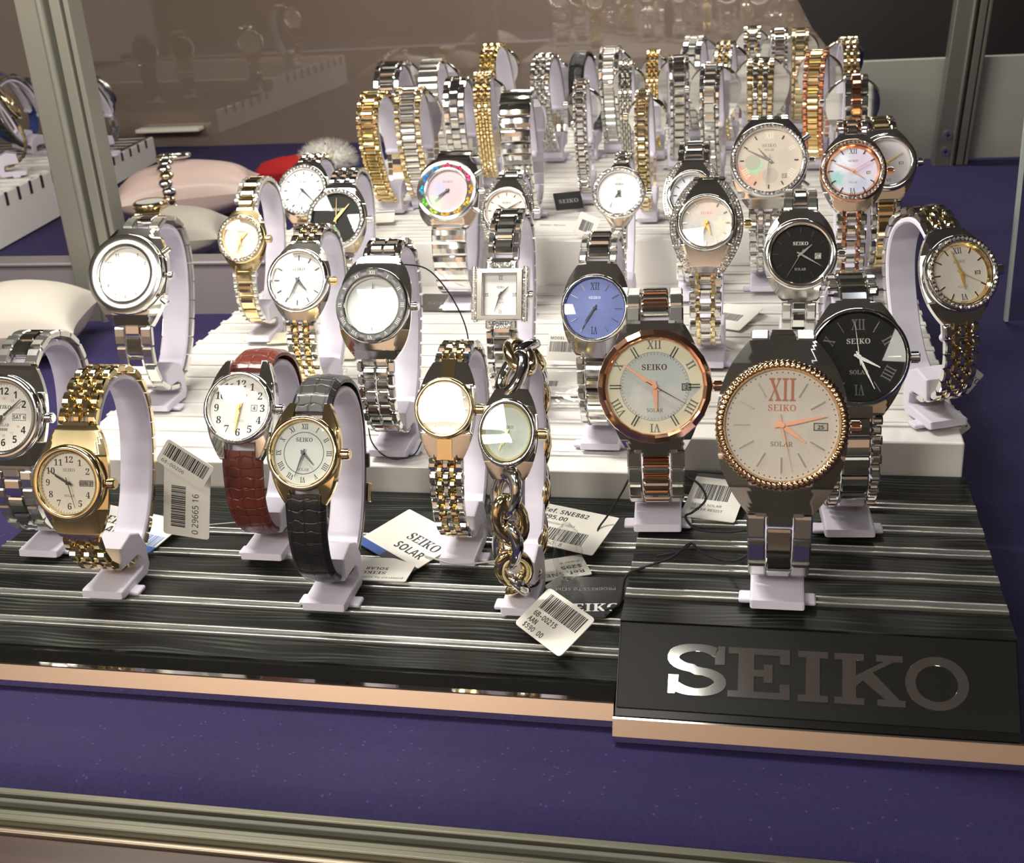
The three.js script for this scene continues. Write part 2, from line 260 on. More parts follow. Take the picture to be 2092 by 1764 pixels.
{ // white tiers
  const tier = (label, x0, x1, z0, z1, y0, y1, zs) => {
    const t = thing('display_tier', label, 'display tier', [0, 0, 0]);
    mesh('body', rbox(x0, x1, y0, y1, z0, z1, 0.0012), M.white, t);
    rails(t, x0, x1, y1, zs, M.white, M.whiteRail, 0.0007);
    return t;
  };
  const run = (a, b, s) => { const r = []; for (let z = a; z > b; z -= s) r.push(z); return r; };
  tier('wide white display tier behind the left black board', -0.297, -0.0014, -0.4395, -0.158, 0, 0.0250, run(-0.1745, -0.43, 0.0187));
  tier('white display tier behind the right black board', 0.0004, 0.1290, -0.415, -0.1485, 0, 0.0470, run(-0.1650, -0.41, 0.0187));
  tier('raised white tier carrying the rear-facing watches, left', -0.292, -0.0014, -0.86, -0.441, 0, 0.0550, run(-0.455, -0.85, 0.0187));
  tier('raised white tier carrying the rear-facing watches, right', 0.0004, 0.1180, -0.88, -0.462, 0, 0.0550, run(-0.478, -0.87, 0.0187));
  const n = thing('display_tier', 'white notched display tray with black rear boards, far left behind the post', 'display tier', [-0.636, 0, -0.60], 5.4 * D2R);
  mesh('body', rbox(-0.42, 0, 0, 0.046, -0.26, 0, 0.001), M.white, n);
  mesh('rear_body', rbox(-0.42, 0, 0, 0.030, -0.43, -0.2605, 0.001), M.white, n);
  mesh('wood_top', uvXZ(span(-0.42, -0.004, 0.030, 0.0308, -0.428, -0.262), 0.3, 0.17), M.wood, n);
  rails(n, -0.42, -0.003, 0.046, run(-0.03, -0.25, 0.0187), M.white, M.whiteRail, 0.0007);
  rails(n, -0.42, -0.003, 0.0308, run(-0.28, -0.42, 0.0187), M.railBase, M.rail);
  for (let k = 0; k < 9; k++) { const z = -0.02 - k * 0.024; mesh('notch', span(-0.0005, 0.0006, 0.034, 0.0462, z - 0.0022, z + 0.0022), M.dark, n); }
  for (let k = 0; k < 6; k++) { const z = -0.285 - k * 0.024; mesh('notch', span(-0.0005, 0.0006, 0.021, 0.0302, z - 0.0022, z + 0.0022), M.dark, n); }
}

// ------------------------------------------------------------------ watch parts
const LEAN = 22 * D2R, HF = 0.013, SE = 2.4;
function loopCurve(a, b) {
  const N = 360, pts = [];
  for (let i = 0; i <= N; i++) { const t = i / N * 2 * Math.PI, c = Math.cos(t), s = Math.sin(t); pts.push([a * Math.sign(c) * Math.abs(c) ** (2 / SE), b * Math.sign(s) * Math.abs(s) ** (2 / SE)]); }
  const cum = [0]; for (let i = 1; i <= N; i++) cum.push(cum[i - 1] + Math.hypot(pts[i][0] - pts[i - 1][0], pts[i][1] - pts[i - 1][1]));
  const L = cum[N];
  function at(s, off = 0) {
    s = ((s % L) + L) % L; let lo = 0, hi = N; while (hi - lo > 1) { const m = (lo + hi) >> 1; if (cum[m] <= s) lo = m; else hi = m; }
    const f = (s - cum[lo]) / (cum[hi] - cum[lo] || 1), u = pts[lo][0] + f * (pts[hi][0] - pts[lo][0]), v = pts[lo][1] + f * (pts[hi][1] - pts[lo][1]);
    const gu = Math.sign(u) * (Math.abs(u) / a) ** (SE - 1) / a, gv = Math.sign(v) * (Math.abs(v) / b) ** (SE - 1) / b, al = Math.atan2(gv, gu);
    return { u: u + off * Math.cos(al), v: v + off * Math.sin(al), al };
  }
  function front(vd) { let best = 0, e = 9; for (let i = -N / 4 | 0; i <= N / 4; i++) { const k = (i + N) % N, d = Math.abs(pts[k][1] - vd); if (d < e) { e = d; best = k; } } return cum[best]; }
  return { L, at, front };
}
const frame = (b, q) => ({ y: HF + b * Math.cos(LEAN) + q.v * Math.cos(LEAN) + q.u * Math.sin(LEAN), z: -b * Math.sin(LEAN) - q.v * Math.sin(LEAN) + q.u * Math.cos(LEAN), el: q.al + LEAN });
// cheap chamfered link: x across (unit 1), y along the band (unit 1), z thickness (unit 1)
const linkGeos = {};
function linkGeo(w, len, th, round) {
  const key = [w, len, th, round].map(v => (+v).toFixed(5)).join('_'); if (linkGeos[key]) return linkGeos[key];
  const prof = round ? [[-.5, -.5], [-.5, 0], [-.36, .36], [-.13, .5], [.13, .5], [.36, .36], [.5, 0], [.5, -.5]] : [[-.5, -.5], [-.5, .22], [-.40, .46], [0, .5], [.40, .46], [.5, .22], [.5, -.5]];
  const c = Math.min(w * 0.16, 0.0006), rings = [[-w / 2, 0.72], [-w / 2 + c, 1], [w / 2 - c, 1], [w / 2, 0.72]], P3 = [], n = prof.length;
  for (const [x, k] of rings) for (const [y, z] of prof) P3.push(x, y * len * (0.9 + 0.1 * k), (z < 0 ? z : z * (k === 1 ? 1 : 0.55)) * th);
  const idx = [];
  for (let r = 0; r < 3; r++) for (let i = 0; i < n; i++) { const j = (i + 1) % n, A = r * n + i, B = r * n + j, C = A + n, Dd = B + n; idx.push(A, B, C, B, Dd, C); }
  for (let i = 1; i < n - 1; i++) { idx.push(0, i + 1, i); idx.push(3 * n, 3 * n + i, 3 * n + i + 1); }
  let g = new THREE.BufferGeometry(); g.setAttribute('position', new THREE.Float32BufferAttribute(P3, 3)); g.setIndex(idx);
  // make sure faces look outward
  g = toCreasedNormals(fixWinding(g), 0.75); linkGeos[key] = g; return g;
}
function fixWinding(g) {
  const p = g.attributes.position, ix = g.index.array, a = new THREE.Vector3(), b = new THREE.Vector3(), c = new THREE.Vector3(), n = new THREE.Vector3(), m = new THREE.Vector3();
  for (let i = 0; i < ix.length; i += 3) { a.fromBufferAttribute(p, ix[i]); b.fromBufferAttribute(p, ix[i + 1]); c.fromBufferAttribute(p, ix[i + 2]); n.subVectors(b, a).cross(m.subVectors(c, a)); m.copy(a).add(b).add(c); if (n.dot(m) < 0) { const t = ix[i + 1]; ix[i + 1] = ix[i + 2]; ix[i + 2] = t; } }
  return g;
}
// band styles: columns across [-1..1] of the half width
const BAND = {
  three: (o, i) => ({ pitch: 0.0078, cols: [{ a: -1, b: -0.42, m: o, st: 0 }, { a: -0.40, b: 0.40, m: i, st: 0.5 }, { a: 0.42, b: 1, m: o, st: 0 }] }),
  threeWide: (o, i) => ({ pitch: 0.0068, cols: [{ a: -1, b: -0.60, m: o, st: 0, lf: 0.9 }, { a: -0.56, b: 0.56, m: i, st: 0.5, lf: 0.98, round: 1 }, { a: 0.60, b: 1, m: o, st: 0, lf: 0.9 }] }),
  five: (o, i) => ({ pitch: 0.0058, cols: [{ a: -1, b: -0.56, m: o, st: 0, round: 1 }, { a: -0.54, b: -0.20, m: i, st: 0.5, round: 1 }, { a: -0.18, b: 0.18, m: o, st: 0, round: 1 }, { a: 0.20, b: 0.54, m: i, st: 0.5, round: 1 }, { a: 0.56, b: 1, m: o, st: 0, round: 1 }] }),
  beads: (o, i) => ({ pitch: 0.0050, cols: [{ a: -1, b: -0.58, m: o, st: 0, round: 1, lf: 0.8 }, { a: -0.55, b: 0.55, m: i, st: 0.5, round: 1, lf: 0.8 }, { a: 0.58, b: 1, m: o, st: 0, round: 1, lf: 0.8 }] }),
  hlink: (o, i) => ({ pitch: 0.0072, cols: [{ a: -1, b: -0.52, m: o, st: 0, lf: 0.8, round: 1 }, { a: -0.66, b: -0.34, m: i, st: 0.5, round: 1, lf: 0.9, lift: 0.0003 }, { a: -0.36, b: 0.36, m: o, st: 0.25, lf: 0.7, round: 1 }, { a: 0.34, b: 0.66, m: i, st: 0.5, round: 1, lf: 0.9, lift: 0.0003 }, { a: 0.52, b: 1, m: o, st: 0, lf: 0.8, round: 1 }] }),
  plate: (o, i) => ({ pitch: 0.0078, cols: [{ a: -1, b: 1, m: o, st: 0, lf: 0.96 }] }),
};
function ribbon(curve, b, s0, s1, n, prof, taper) {   // sweeps a closed [x, out] profile along the loop
  const pos = [], uv = [], idx = [], m = prof.length;
  for (let i = 0; i <= n; i++) {
    const s = s0 + (s1 - s0) * i / n, k = taper ? taper(i / n) : 1;
    for (let j = 0; j < m; j++) { const f = frame(b, curve.at(s, prof[j][1])); pos.push(prof[j][0] * k, f.y, f.z); uv.push(prof[j][0] * 62, s * 62); }
  }
  for (let i = 0; i < n; i++) for (let j = 0; j < m; j++) { const A = i * m + j, B = i * m + (j + 1) % m; idx.push(A, A + m, B, B, A + m, B + m); }
  for (let j = 1; j < m - 1; j++) { idx.push(0, j, j + 1); idx.push(n * m, n * m + j + 1, n * m + j); }
  const g = new THREE.BufferGeometry(); g.setAttribute('position', new THREE.Float32BufferAttribute(pos, 3)); g.setAttribute('uv', new THREE.Float32BufferAttribute(uv, 2)); g.setIndex(idx);
  return toCreasedNormals(g, 0.9);
}
// stand: C ring, hooked foot and clip
const standGeo = {};
function makeStand(label, pos, yaw, L, wr) {
  const b = L / 2, key = L.toFixed(4) + '_' + wr.toFixed(4);
  if (!standGeo[key]) {
    const c = loopCurve(0.0235, b), t = 0.0024, h = wr / 2, wf = Math.max(0.0135, Math.min(0.0185, wr * 1.25));
    const prof = [[-h + 0.0006, -0.0005 - t], [-h, -0.0005 - t + 0.0006], [-h, -0.0011], [-h + 0.0006, -0.0005], [h - 0.0006, -0.0005], [h, -0.0011], [h, -0.0005 - t + 0.0006], [h - 0.0006, -0.0005 - t]].reverse();
    const ring = ribbon(c, b, c.front(-b * 0.40) - (c.front(-b * 0.40) > c.L / 2 ? c.L : 0), c.L * 0.735, 64, prof);
    const e = frame(b, c.at(c.front(-b * 0.40), -0.0035)), curl = new THREE.CapsuleGeometry(0.0021, wr - 0.0042, 3, 10).rotateZ(Math.PI / 2).translate(0, e.y, e.z);
    const ringG = mergeGeometries([ring, curl].map(strip));
    const s = new THREE.Shape(), q = [[-0.0118, 0.0020], [0.0080, 0.0020], [0.0098, 0.0028], [0.0094, 0.0046], [-0.0088, 0.0054], [-0.0100, 0.0064], [-0.0098, 0.0112], [-0.0070, 0.0134], [0.0045, 0.0138], [0.0035, 0.0215], [-0.0050, 0.0235], [-0.0112, 0.0205], [-0.0142, 0.0140], [-0.0142, 0.0050]];
    const foot = new THREE.ExtrudeGeometry(new THREE.Shape(q.map(a => new THREE.Vector2(-a[0], a[1]))), { depth: wf - 0.0016, bevelEnabled: true, bevelThickness: 0.0008, bevelSize: 0.0007, bevelSegments: 2 }).rotateY(Math.PI / 2).translate(-wf / 2 + 0.0008, 0, 0);
    const clip = mergeGeometries([rbox(-wf / 2 - 0.0040, -wf / 2 + 0.003, 0.0002, 0.0022, -0.0020, 0.0044, 0.0009), rbox(wf / 2 - 0.003, wf / 2 + 0.0040, 0.0002, 0.0022, -0.0020, 0.0044, 0.0009), rbox(-wf / 2, wf / 2, 0.0002, 0.0024, -0.0030, 0.0040, 0.0006)].map(strip));
    standGeo[key] = { ringG, foot, clip };
  }
  const t = thing('watch_stand', label, 'watch stand', pos, yaw, 'white ring stands under the watches'), G = standGeo[key];
  mesh('ring', G.ringG, M.plastic, t); mesh('foot', G.foot, M.plastic, t); mesh('clip', G.clip, M.plastic, t);
  return t;
}
function strip(g) { g = g.index ? g.toNonIndexed() : g; for (const k of Object.keys(g.attributes)) if (!['position', 'normal'].includes(k)) g.deleteAttribute(k); return g; }

// ------------------------------------------------------------------ dials (flat print)
const ROM = ['XII', 'I', 'II', 'III', 'IIII', 'V', 'VI', 'VII', 'VIII', 'IX', 'X', 'XI'];
function dialTexture(d, px) {
  return canvas(px, px, (g, W) => {
    const c = W / 2, R = W / 2; g.fillStyle = d.bg; g.fillRect(0, 0, W, W);
    if (d.patches) for (const [x, y, r, col] of d.patches) { g.fillStyle = col.replace(/[\d.]+\)$/, '0.16)'); for (let i = 0; i < 90; i++) { const a = rr(0, 6.283), k = r * Math.sqrt(rnd()) * rr(0.3, 1); g.beginPath(); g.ellipse(c + (x + k * Math.cos(a)) * R, c + (y + k * Math.sin(a)) * R, R * rr(0.05, 0.24), R * rr(0.03, 0.12), rr(0, 3.1), 0, 7); g.fill(); } }
    if (d.rays) { for (let i = 0; i < 180; i++) { const a = i / 180 * 2 * Math.PI; g.strokeStyle = i % 2 ? d.rays[0] : d.rays[1]; g.lineWidth = R * 0.02; g.beginPath(); g.moveTo(c, c); g.lineTo(c + R * Math.cos(a), c + R * Math.sin(a)); g.stroke(); } }
    if (d.ring) { g.fillStyle = d.ring[2]; g.beginPath(); g.arc(c, c, R * d.ring[1], 0, 7); g.arc(c, c, R * d.ring[0], 0, 7, true); g.fill(); g.strokeStyle = 'rgba(90,90,80,.5)'; g.lineWidth = R * 0.012; g.beginPath(); g.arc(c, c, R * d.ring[0], 0, 7); g.stroke(); }
    if (d.circle) { g.strokeStyle = d.ink; g.lineWidth = R * 0.02; g.beginPath(); g.arc(c, c, R * d.circle, 0, 7); g.stroke(); }
    for (const [x, y, r, col] of d.subs || []) { g.fillStyle = col; g.beginPath(); g.arc(c + x * R, c + y * R, r * R, 0, 7); g.fill(); }
    if (d.minutes) { g.strokeStyle = g.fillStyle = d.ink; for (let i = 0; i < 60; i++) { const a = i * 6 * D2R; const r0 = d.minutes, r1 = d.minutes - 0.04; if (d.dots) { g.beginPath(); g.arc(c + R * r0 * Math.sin(a), c - R * r0 * Math.cos(a), R * 0.012, 0, 7); g.fill(); } else { g.lineWidth = R * 0.010; g.beginPath(); g.moveTo(c + R * r0 * Math.sin(a), c - R * r0 * Math.cos(a)); g.lineTo(c + R * r1 * Math.sin(a), c - R * r1 * Math.cos(a)); g.stroke(); } } }
    g.textAlign = 'center'; g.textBaseline = 'middle';
    const num = (h, txt, r, size, font, col, turn) => { const a = h * 30 * D2R; g.save(); g.translate(c + R * r * Math.sin(a), c - R * r * Math.cos(a)); if (turn) g.rotate(a); g.fillStyle = col; g.font = `${font.includes('bold') ? 'bold ' : ''}${R * size}px ${font.replace('bold ', '')}`; g.fillText(txt, 0, 0); g.restore(); };
    if (d.arabic) for (let h = 1; h <= 12; h++) if (!(d.skip || []).includes(h)) num(h, String(h), d.arabic[0], d.arabic[1], d.arabic[2], d.ink);
    for (const h of d.roman || []) { const a = h % 12; g.save(); g.translate(c + R * d.rr * Math.sin(a * 30 * D2R), c - R * d.rr * Math.cos(a * 30 * D2R)); g.rotate(a * 30 * D2R); g.scale(d.rsx || 0.8, 1); g.fillStyle = d.rcol || d.ink; g.font = `bold ${R * d.rs}px serif`; g.fillText(ROM[a], 0, 0); g.restore(); }
    for (const h of d.small24 || []) num(h, String(h + 12), 0.56, 0.10, 'sans-serif', 'rgb(190,60,50)');
    for (const [txt, x, y, size, font, col] of d.text || []) { g.fillStyle = col || d.ink; g.font = `${font.includes('bold') ? 'bold ' : ''}${R * size}px ${font.replace('bold ', '')}`; g.fillText(txt, c + x * R, c + y * R); }
    if (d.date) { const [x, y, w, h, txt, bg, ink] = d.date; g.fillStyle = ink; g.fillRect(c + (x - w / 2) * R - R * 0.015, c + (y - h / 2) * R - R * 0.015, w * R + R * 0.03, h * R + R * 0.03); g.fillStyle = bg; g.fillRect(c + (x - w / 2) * R, c + (y - h / 2) * R, w * R, h * R); g.fillStyle = ink; g.font = `bold ${R * h * 0.95}px sans-serif`; g.fillText(txt, c + x * R, c + y * R + R * 0.005); }
  });
}
function handGeo(len, w, tail, t = 0.00025) {
  const s = new THREE.Shape([[-w * 0.35, -tail], [w * 0.35, -tail], [w / 2, len * 0.25], [w * 0.12, len], [-w * 0.12, len], [-w / 2, len * 0.25]].map(q => new THREE.Vector2(...q)));
  return new THREE.ExtrudeGeometry(s, { depth: t, bevelEnabled: false });
}
function bodyGeo(R, l, bw, p, th, notch, bend) {
  const N = 18, right = [], pts = [];
  for (let i = 0; i <= N; i++) { const y = -l + 2 * l * i / N; right.push([bw + (R - bw) * (1 - (Math.abs(y) / l) ** p), y]); }
  pts.push(...right);
  if (notch) { const nw = bw - 0.0024, d = R * 0.94; pts.push([nw, l], [nw, d], [-nw, d], [-nw, l]); }
  for (let i = N; i >= 0; i--) pts.push([-right[i][0], right[i][1]]);
  if (notch) { const nw = bw - 0.0024, d = R * 0.94; pts.push([-nw, -l], [-nw, -d], [nw, -d], [nw, -l]); }
  const be = 0.0008, g = new THREE.ExtrudeGeometry(new THREE.Shape(pts.map(q => new THREE.Vector2(...q))), { depth: th - 2 * be, bevelEnabled: true, bevelThickness: be, bevelSize: be, bevelOffset: -be, bevelSegments: 2 }).translate(0, 0, be);
  const v = g.attributes.position; for (let i = 0; i < v.count; i++) { const y = v.getY(i); v.setZ(i, v.getZ(i) - y * y * bend); }
  return toCreasedNormals(g, 0.6);
}
function bodyGrid(hw, l, th, bend) {
  const N = 44, K = 22, pos = [], idx = [], edge = (t) => 0.0024 * Math.abs(t) ** 2.2;
  for (let i = 0; i <= N; i++) { const y = -l + 2 * l * i / N, w = hw(y), d = y * y * bend; pos.push(-w * 0.97, y, 0.0003 - d); for (let j = 0; j <= K; j++) { const t = j / K * 2 - 1; pos.push(w * t, y, th - d - edge(t)); } pos.push(w * 0.97, y, 0.0003 - d); }
  const C = K + 3;
  for (let i = 0; i < N; i++) for (let j = 0; j < C; j++) { const a = i * C + j, b = i * C + (j + 1) % C, c = a + C, e = b + C; idx.push(a, b, c, b, e, c); }
  for (const [o, f] of [[0, 1], [N * C, 0]]) for (let j = 1; j < C - 1; j++) f ? idx.push(o, o + j + 1, o + j) : idx.push(o, o + j, o + j + 1);
  const g = new THREE.BufferGeometry(); g.setAttribute('position', new THREE.Float32BufferAttribute(pos, 3)); g.setIndex(idx); return toCreasedNormals(g, 0.7);
}
function latheZ(pts, seg = 56) { return new THREE.LatheGeometry(pts.map(q => new THREE.Vector2(...q)), seg).rotateX(Math.PI / 2); }
const stoneG = new THREE.OctahedronGeometry(1, 0).scale(1, 1, 0.6);
function ringStones(list, size) { return mergeGeometries(list.map(([x, y, z, s]) => stoneG.clone().scale(size * (s || 1), size * (s || 1), size * (s || 1)).rotateZ(rnd() * 3).rotateX(rr(-0.3, 0.3)).translate(x, y, z))); }

const TY = { L0: 0.0120, L1: 0.0250, R0: 0.0320, R1: 0.0470, L2: 0.0550, N1: 0.046, N2: 0.0308 };
function makeWatch(o) {
  const b = o.L / 2, y0 = (o.y ?? TY[o.tray]) + 0.0006, yaw = (o.yaw || 0) * D2R, R = o.R, ov = o.oval || 1;
  const bw = (o.bw || R * 0.55);
  makeStand('white stand under the ' + (o.short || o.label), [o.x, y0 - 0.0006 + 0.0008, o.z], yaw, o.L, Math.min(0.0148, Math.max(0.0095, bw * 1.75)));
  const t = thing('wristwatch', o.label, 'watch', [o.x, y0 + 0.0008, o.z], yaw, o.group);
  const c = loopCurve(0.0235, b), s0 = c.front(o.vd), T = o.T || 0.0078, lug = o.lug || R * (o.rect ? 1.15 : 1.2) * (o.rect ? 1 : ov);
  const q = c.at(s0, 0), f = frame(b, q);
  const put = (m) => { m.position.set(0, f.y, f.z); m.rotation.x = -f.el; return m; };
  const caseM = o.case || M.steel, bezM = o.bezel || caseM, Rz = R * (o.Rb || 1), ri = Rz * (o.bi || 0.80);
  // case body
  const th = Math.min(T * 0.68, T - 0.0030);
  const hw = (y) => bw + (R * (o.Rc || 0.99) - bw) * (1 - Math.min(1, Math.abs(y) / lug) ** (o.barrel || 2.2));
  const body = put(mesh('case', o.rect ? mergeGeometries([rbox(-R * 0.92, R * 0.92, -o.rect * 1.06, o.rect * 1.06, 0.0005, T * 0.62, 0.0012), rbox(-bw, -bw * 0.52, -lug, lug, 0.0002, T * 0.5, 0.001), rbox(bw * 0.52, bw, -lug, lug, 0.0002, T * 0.5, 0.001)].map(strip)) : o.notch ? bodyGeo(R * (o.Rc || 0.99), lug, bw, o.barrel || 2.2, th, o.notch, 7) : bodyGrid(hw, lug, th, 7), caseM, t));
  if (!o.plain) {
    const cr = mesh('crown', mergeGeometries([new THREE.CylinderGeometry(0.0022, 0.0022, 0.0026, 16), new THREE.CylinderGeometry(0.0014, 0.0018, 0.0036, 12)].map(strip)).rotateZ(Math.PI / 2), o.crown || bezM, body); cr.position.set(R * (o.rect ? 1.02 : 1) + 0.0018, 0, T * 0.45);
    if (o.pushers) for (const k of [1, -1]) { const pu = mesh('pusher', new THREE.CylinderGeometry(0.0015, 0.0015, 0.004, 12).rotateZ(Math.PI / 2), caseM, body); pu.position.set(R * 0.80 + 0.003, k * R * 0.62, T * 0.45); pu.rotation.z = k * 0.62; }
  }
  // bezel
  if (o.rect) {
    const w = R * 0.92, h = o.rect, s = new THREE.Shape([[-w, -h], [w, -h], [w, h], [-w, h]].map(a => new THREE.Vector2(...a))), hw = R * 0.72, hh = h * 0.86;
    s.holes.push(new THREE.Path([[-hw, -hh], [-hw, hh], [hw, hh], [hw, -hh]].map(a => new THREE.Vector2(...a))));
    put(mesh('bezel', new THREE.ExtrudeGeometry(s, { depth: 0.0012, bevelEnabled: true, bevelSize: 0.0004, bevelThickness: 0.0004, bevelSegments: 2 }).translate(0, 0, T * 0.86), bezM, t));
  } else {
    let g = latheZ([[Rz * 0.93, T * 0.45], [Rz * 0.985, T * 0.56], [Rz, T * 0.72], [Rz * 0.985, T * 0.90], [Rz * (o.flat ? 0.97 : 0.93), T], [ri + 0.0005, T * (o.flat ? 1.0 : 0.98)], [ri, T * 0.92], [ri * 0.985, T - 0.0026]], o.flute ? 216 : 60);
    if (o.flute) { const v = g.attributes.position; for (let i = 0; i < v.count; i++) { const x = v.getX(i), y = v.getY(i), z = v.getZ(i), r = Math.hypot(x, y); if (z > T * 0.6 && r > ri * 1.01) { const k = Math.cos(Math.atan2(y, x) * 72); v.setZ(i, z + 0.00034 * k); v.setXY(i, x * (1 + 0.014 * k), y * (1 + 0.014 * k)); } } g.computeVertexNormals(); }
    if (o.facets) g = toCreasedNormals(latheZ([[Rz * 0.93, T * 0.45], [Rz, T * 0.62], [Rz * 0.985, T * 0.86], [Rz * 0.90, T], [ri + 0.0004, T * 0.97], [ri, T * 0.92], [ri * 0.985, T - 0.0026]], 24).toNonIndexed(), 0.12);
    if (ov !== 1) g.scale(1, ov, 1);
    const bz = put(mesh('bezel', g, bezM, t));
    if (o.blackBezel) { mesh('bezel_insert', latheZ([[Rz * 0.955, T * 0.99], [Rz * 0.945, T * 1.045], [ri * 1.05, T * 1.045], [ri * 1.04, T * 0.99]]), M.dark, bz); }
    if (o.bezelText) for (const [txt, h] of o.bezelText) { const tx = canvas(64, 32, (gg) => { gg.fillStyle = 'rgb(12,12,14)'; gg.fillRect(0, 0, 64, 32); gg.fillStyle = 'rgb(225,225,220)'; gg.font = '26px serif'; gg.textAlign = 'center'; gg.textBaseline = 'middle'; gg.fillText(txt, 32, 17); }); const nm = mesh('numeral', new THREE.PlaneGeometry(0.0052, 0.0026), S({ map: tx, roughness: 0.3 }), bz); const a = h * 30 * D2R, rm = (Rz * 0.95 + ri * 1.05) / 2; nm.position.set(rm * Math.sin(a), rm * Math.cos(a), T * 1.052); nm.rotation.z = -a; }
    if (o.stones) { const n = o.stones, rm = (Rz * 0.97 + ri) / 2, l = []; for (let i = 0; i < n; i++) { const a = i / n * 2 * Math.PI; l.push([rm * Math.sin(a), rm * Math.cos(a) * ov, T * 1.02]); } const sm = mesh('crystal_stones', ringStones(l, Math.min((Rz - ri) * 0.46, rm * 3.3 / n)), M.stone, bz); sm.userData.kind = 'stuff'; }
    if (o.rainbow) { const n = 12, rm = (Rz * 0.96 + ri) / 2; for (let i = 0; i < n; i++) { const l = []; for (let j = -1; j <= 1; j++) { const a = (i + 0.22 * j) / n * 2 * Math.PI; l.push([(rm + (j ? -0.0005 : 0.0006)) * Math.sin(a), (rm + (j ? -0.0005 : 0.0006)) * Math.cos(a), T * 1.04]); } mesh('coloured_stones', ringStones(l, 0.00135), S({ color: new THREE.Color().setHSL([350, 352, 345, 32, 42, 38, 36, 75, 110, 205, 222, 215][i] / 360, 0.8, 0.5), roughness: 0.08, metalness: 0.5, flatShading: true }), bz); } }
  }
  if (o.lugStones) { const l = []; for (const x of [-1, 1]) for (let y = -lug * 0.97; y <= lug * 0.97; y += 0.00135) for (const e of [0.0009, 0.0022, 0.0035]) { const X = hw(y) - e; if (Math.hypot(X, y) > Rz + 0.0006 && X > bw * 0.45) l.push([x * X, y + rr(-0.0002, 0.0002), th - y * y * 7 - 0.0024 * (X / hw(y)) ** 2.2 + 0.0003]); } const sm = put(mesh('crystal_stones', ringStones(l, 0.00078), M.stone, t)); sm.userData.kind = 'stuff'; }
  if (o.endC) for (const k of [1, -1]) { const ya = Rz * 0.985, yb = lug + 0.001, n = 4, g = new THREE.BoxGeometry(bw * 2 * o.endC, yb - ya, 0.0020, 4, n, 1).translate(0, k * (ya + yb) / 2, 0), v = g.attributes.position; for (let i = 0; i < v.count; i++) { const y = v.getY(i), x = v.getX(i) / (bw * o.endC); v.setZ(i, v.getZ(i) + th - 0.0006 - y * y * 7 - 0.0024 * (Math.abs(x) * bw * o.endC / hw(y)) ** 2.2); } g.computeVertexNormals(); put(mesh('end_link', toCreasedNormals(g, 0.5), o.endM || M.steel, t)); }
  if (o.rect) { const l = []; for (const x of [-1, 1]) for (let j = 0; j < 22; j++) for (const e of [0, 1]) l.push([x * (R * 1.0 + e * 0.0013), -o.rect * 1.08 + 2 * o.rect * 1.08 * j / 21, T * 0.98 - e * 0.0005]); for (const y of [-1, 1]) for (let j = 0; j < 9; j++) for (const e of [0, 1]) l.push([(j - 4) * 0.0012, y * (o.rect * 1.12 + e * 0.0013), T * 0.92 - e * 0.0008]); const sm = put(mesh('crystal_stones', ringStones(l, 0.00075), M.stone, t)); sm.userData.kind = 'stuff'; mesh('stone_bar', mergeGeometries([-1, 1].map(k => strip(rbox(k * R * 1.03 - 0.0016, k * R * 1.03 + 0.0016, -o.rect * 1.12, o.rect * 1.12, T * 0.3, T * 0.95, 0.0006)))), caseM, body); }
  // dial, markers, hands
  const zd = T - 0.0024, dm = P({ specularIntensity: 0.5, map: o.dialTex, color: o.dialTex ? 0xffffff : (o.dialCol || 0xdddddd), roughness: o.dialRough ?? 0.45, metalness: o.dialMetal || 0 });
  const dr = ri * 0.985;
  const dial = put(mesh('dial', (o.rect ? new THREE.PlaneGeometry(R * 1.46, o.rect * 1.74) : new THREE.CircleGeometry(dr, 48).scale(1, ov, 1)).translate(0, 0, zd), dm, t));
  if (o.inner) mesh('inner_ring', latheZ([[dr * 0.995, zd + 0.0018], [dr * 0.90, zd + 0.0002], [dr * 0.90, zd]], 48).scale(1, ov, 1), o.inner, dial);
  if (o.marks) { const mk = o.marks, g = bx(mk.w, mk.l, 0.0003); for (let h = 0; h < 12; h++) { if ((mk.skip || []).includes(h)) continue; const m = mesh('hour_marker', g, mk.m, dial), a = h * 30 * D2R; m.position.set(mk.r * dr * Math.sin(a), mk.r * dr * Math.cos(a) * ov, zd + 0.0002); m.rotation.z = -a; if (mk.pair) { m.translateX(-mk.pair); const m2 = mesh('hour_marker', g, mk.m, dial); m2.position.copy(m.position); m2.rotation.copy(m.rotation); m2.translateX(2 * mk.pair); } } }
  if (o.hands) {
    const [hh, mm, ss] = o.hands.t, hm = o.hands.m || M.steel, k = o.hands.w || 1, rx = o.rect ? o.rect * 0.9 : dr;
    const add = (n, len, w, tail, ang, z, m) => { const x = mesh(n, handGeo(len, w, tail), m, dial); x.position.z = zd + z; x.rotation.z = -ang * D2R; };
    add('hour_hand', rx * 0.52, R * 0.085 * k, rx * 0.12, hh * 30 + mm / 2, 0.0005, hm); add('minute_hand', rx * 0.80, R * 0.065 * k, rx * 0.14, mm * 6, 0.0008, hm);
    if (ss !== undefined) add('second_hand', rx * 0.85, R * 0.016, rx * 0.2, ss * 6, 0.0011, o.hands.sm || hm);
    const cap = mesh('hand_cap', new THREE.CylinderGeometry(R * 0.045, R * 0.045, 0.0012, 16).rotateX(Math.PI / 2), hm, dial); cap.position.z = zd + 0.0010;
  }
  { // crystal: slightly domed pane
    const g = o.rect ? new THREE.PlaneGeometry(R * 1.46, o.rect * 1.74).translate(0, 0, T * 0.95) : latheZ([[0, T * 0.975], [ri * 0.5, T * 0.972], [ri * 0.99, T * 0.955]].reverse(), 40).scale(1, ov, 1);
    put(mesh('crystal', g, M.crystal, t));
  }
  // band
  const sA = s0 + lug, sB = s0 + c.L - lug, len = sB - sA, bt = 0.0028;
